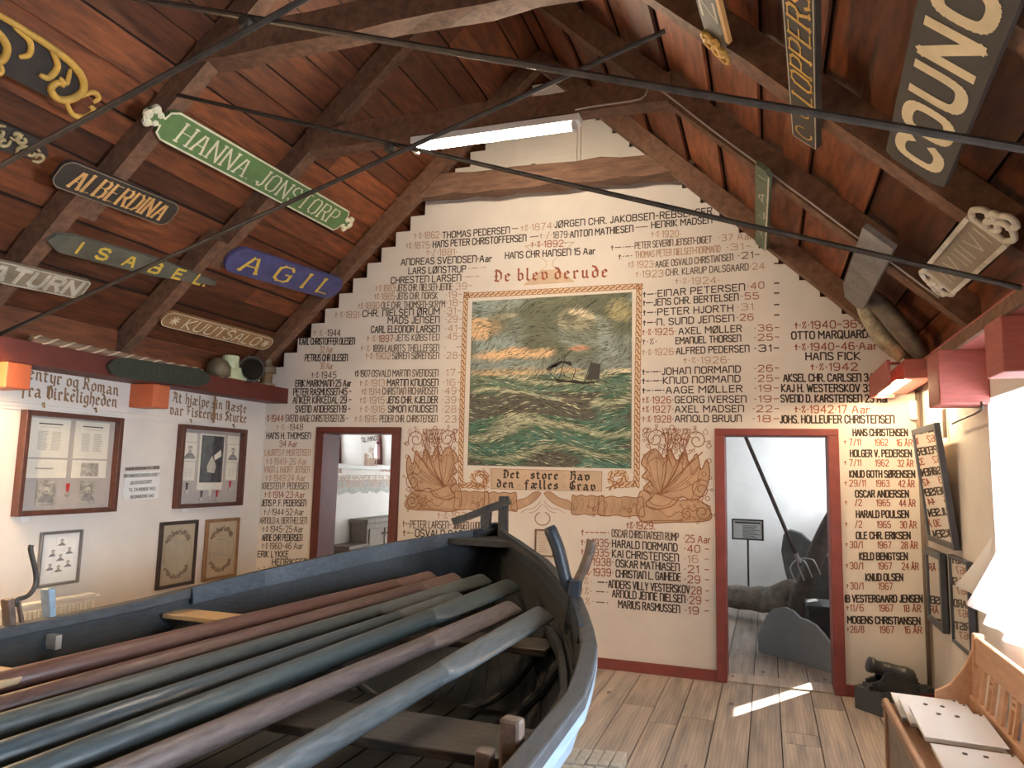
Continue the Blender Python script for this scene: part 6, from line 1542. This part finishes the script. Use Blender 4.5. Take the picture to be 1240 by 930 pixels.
# left doorway: painted bands on the far wall, a lettering, panelled screen with a cupboard
XQ = XL+.003
mb = MB()
def L3(txt, x0, y0, x1, y1, h, th, m): mb.mat(m); letter(mb, txt, onX(x0, y0, XQ), onX(x1, y1, XQ), UPZ, h, th)
L3('TIL MInDE', 437, 533, 459, 530, .055, .011, 3); L3('&'.replace('&', 'OM'), 447, 545, 452, 545, .05, .01, 2)
blackletter(mb, 'Minder', onX(441, 560, XQ), onX(457, 558, XQ), UPZ, .11, .03)
L3('VInDE', 400, 570, 414, 570, .04, .01, 1); L3('VInDE', 460, 569, 474, 569, .04, .01, 1)
L3('BRAnDE nAVnEDE DE FALDnE', 404, 579, 475, 578, .06, .010, 2); L3('OLTE BRAGTES I TJEnESTE DER', 404, 586.5, 475, 584.5, .075, .013, 2)
o = mb.build('painted_motto', TM, wall_left); o['label'] = 'pale lettering round the pointed windows of the back room'
mb = MB(); y0, y1 = 7.2, 9.6; n = 40; zt, zb = 1.46, 1.30
top = [(y0+(y1-y0)*i/n, zt) for i in range(n+1)]; bot = [(y0+(y1-y0)*i/n, zb+.015*math.sin(i*1.3)+.01*math.sin(i*2.9)) for i in range(n, -1, -1)]
mb.flat(top+bot, (XQ, 0, 0), (0,1,0), (0,0,1)); o = mb.build('painted_frieze', mat('grey_frieze', (.40, .385, .35), .85, .2, 14.0), wall_left); o['label'] = 'grey painted band with a wavy lower edge in the back room'
# tall old cupboard
yy0_ = onX(444, 650, XL+.25).y; t = thing('cupboard', (XL+.15, yy0_, 0), 'tall grey-brown plank cupboard in the room behind the left doorway', 'cupboard'); M_CUP = mat('grey_brown_planks', (0.19, 0.155, 0.12), .7, .25, 7.0, (6,6,1), bump=.2)
zt = onX(455, 628, XL+.25).z
yy0, yy1 = onX(444, 650, XL+.25).y, onX(477, 650, XL+.25).y+.5
mb = MB(); mb.box((XL+.02, yy0, 0), (XL+.25, yy1, zt-.05)); mb.build('body', M_CUP, t); MB().box((XL+.005, yy0-.03, zt-.05), (XL+.275, yy1+.03, zt)).build('cornice', M_CUP, t, bevel=.006)
yd = yy0+.05
for k2 in range(2): MB().box((XL+.25, yd+k2*.38, .1), (XL+.265, yd+k2*.38+.34, zt-.12)).build('door', M_CUP, t, bevel=.003)
for dk, yk in zip([c for c in t.children if c.name.startswith('door')], (.30, .42)): MB().lathe((XL+.265, yd+yk, .8), (1,0,0), [(0,.008),(.015,.016),(.022,.012)], 10).build('knob', M_IRON, dk)
a = onX(423, 662, XL+.3); tag(MB().box((XL+.02, a.y, 0), (XL+.3, min(a.y+.45, yy0-.02), a.z)).build('low_chest', M_BRWN, bevel=.006), 'low dark chest beside the cupboard behind the left doorway', 'chest')
# dark coat rail at the left jamb
t = thing('hook_board', (DL[0]+.0, 6.6, .9), 'white board with dark iron tools hanging just inside the left doorway', 'hook board')
e0 = onY(398, 572, 6.62); e1 = onY(388, 690, 6.62)
MB().box((e0.x-.12, 6.60, .0), (e0.x+.0, 6.62, 1.66)).build('board', M_LIME, t)
for zz in (1.55, 1.42, 1.28, 1.12, .98): MB().tube([(e0.x-.01, 6.595, zz), (e0.x+.0, 6.57, zz+.03), (e0.x+.0, 6.56, zz-.06), (e0.x+.03, 6.56, zz-.075)], .010, 6).build('hook', M_IRON, t)
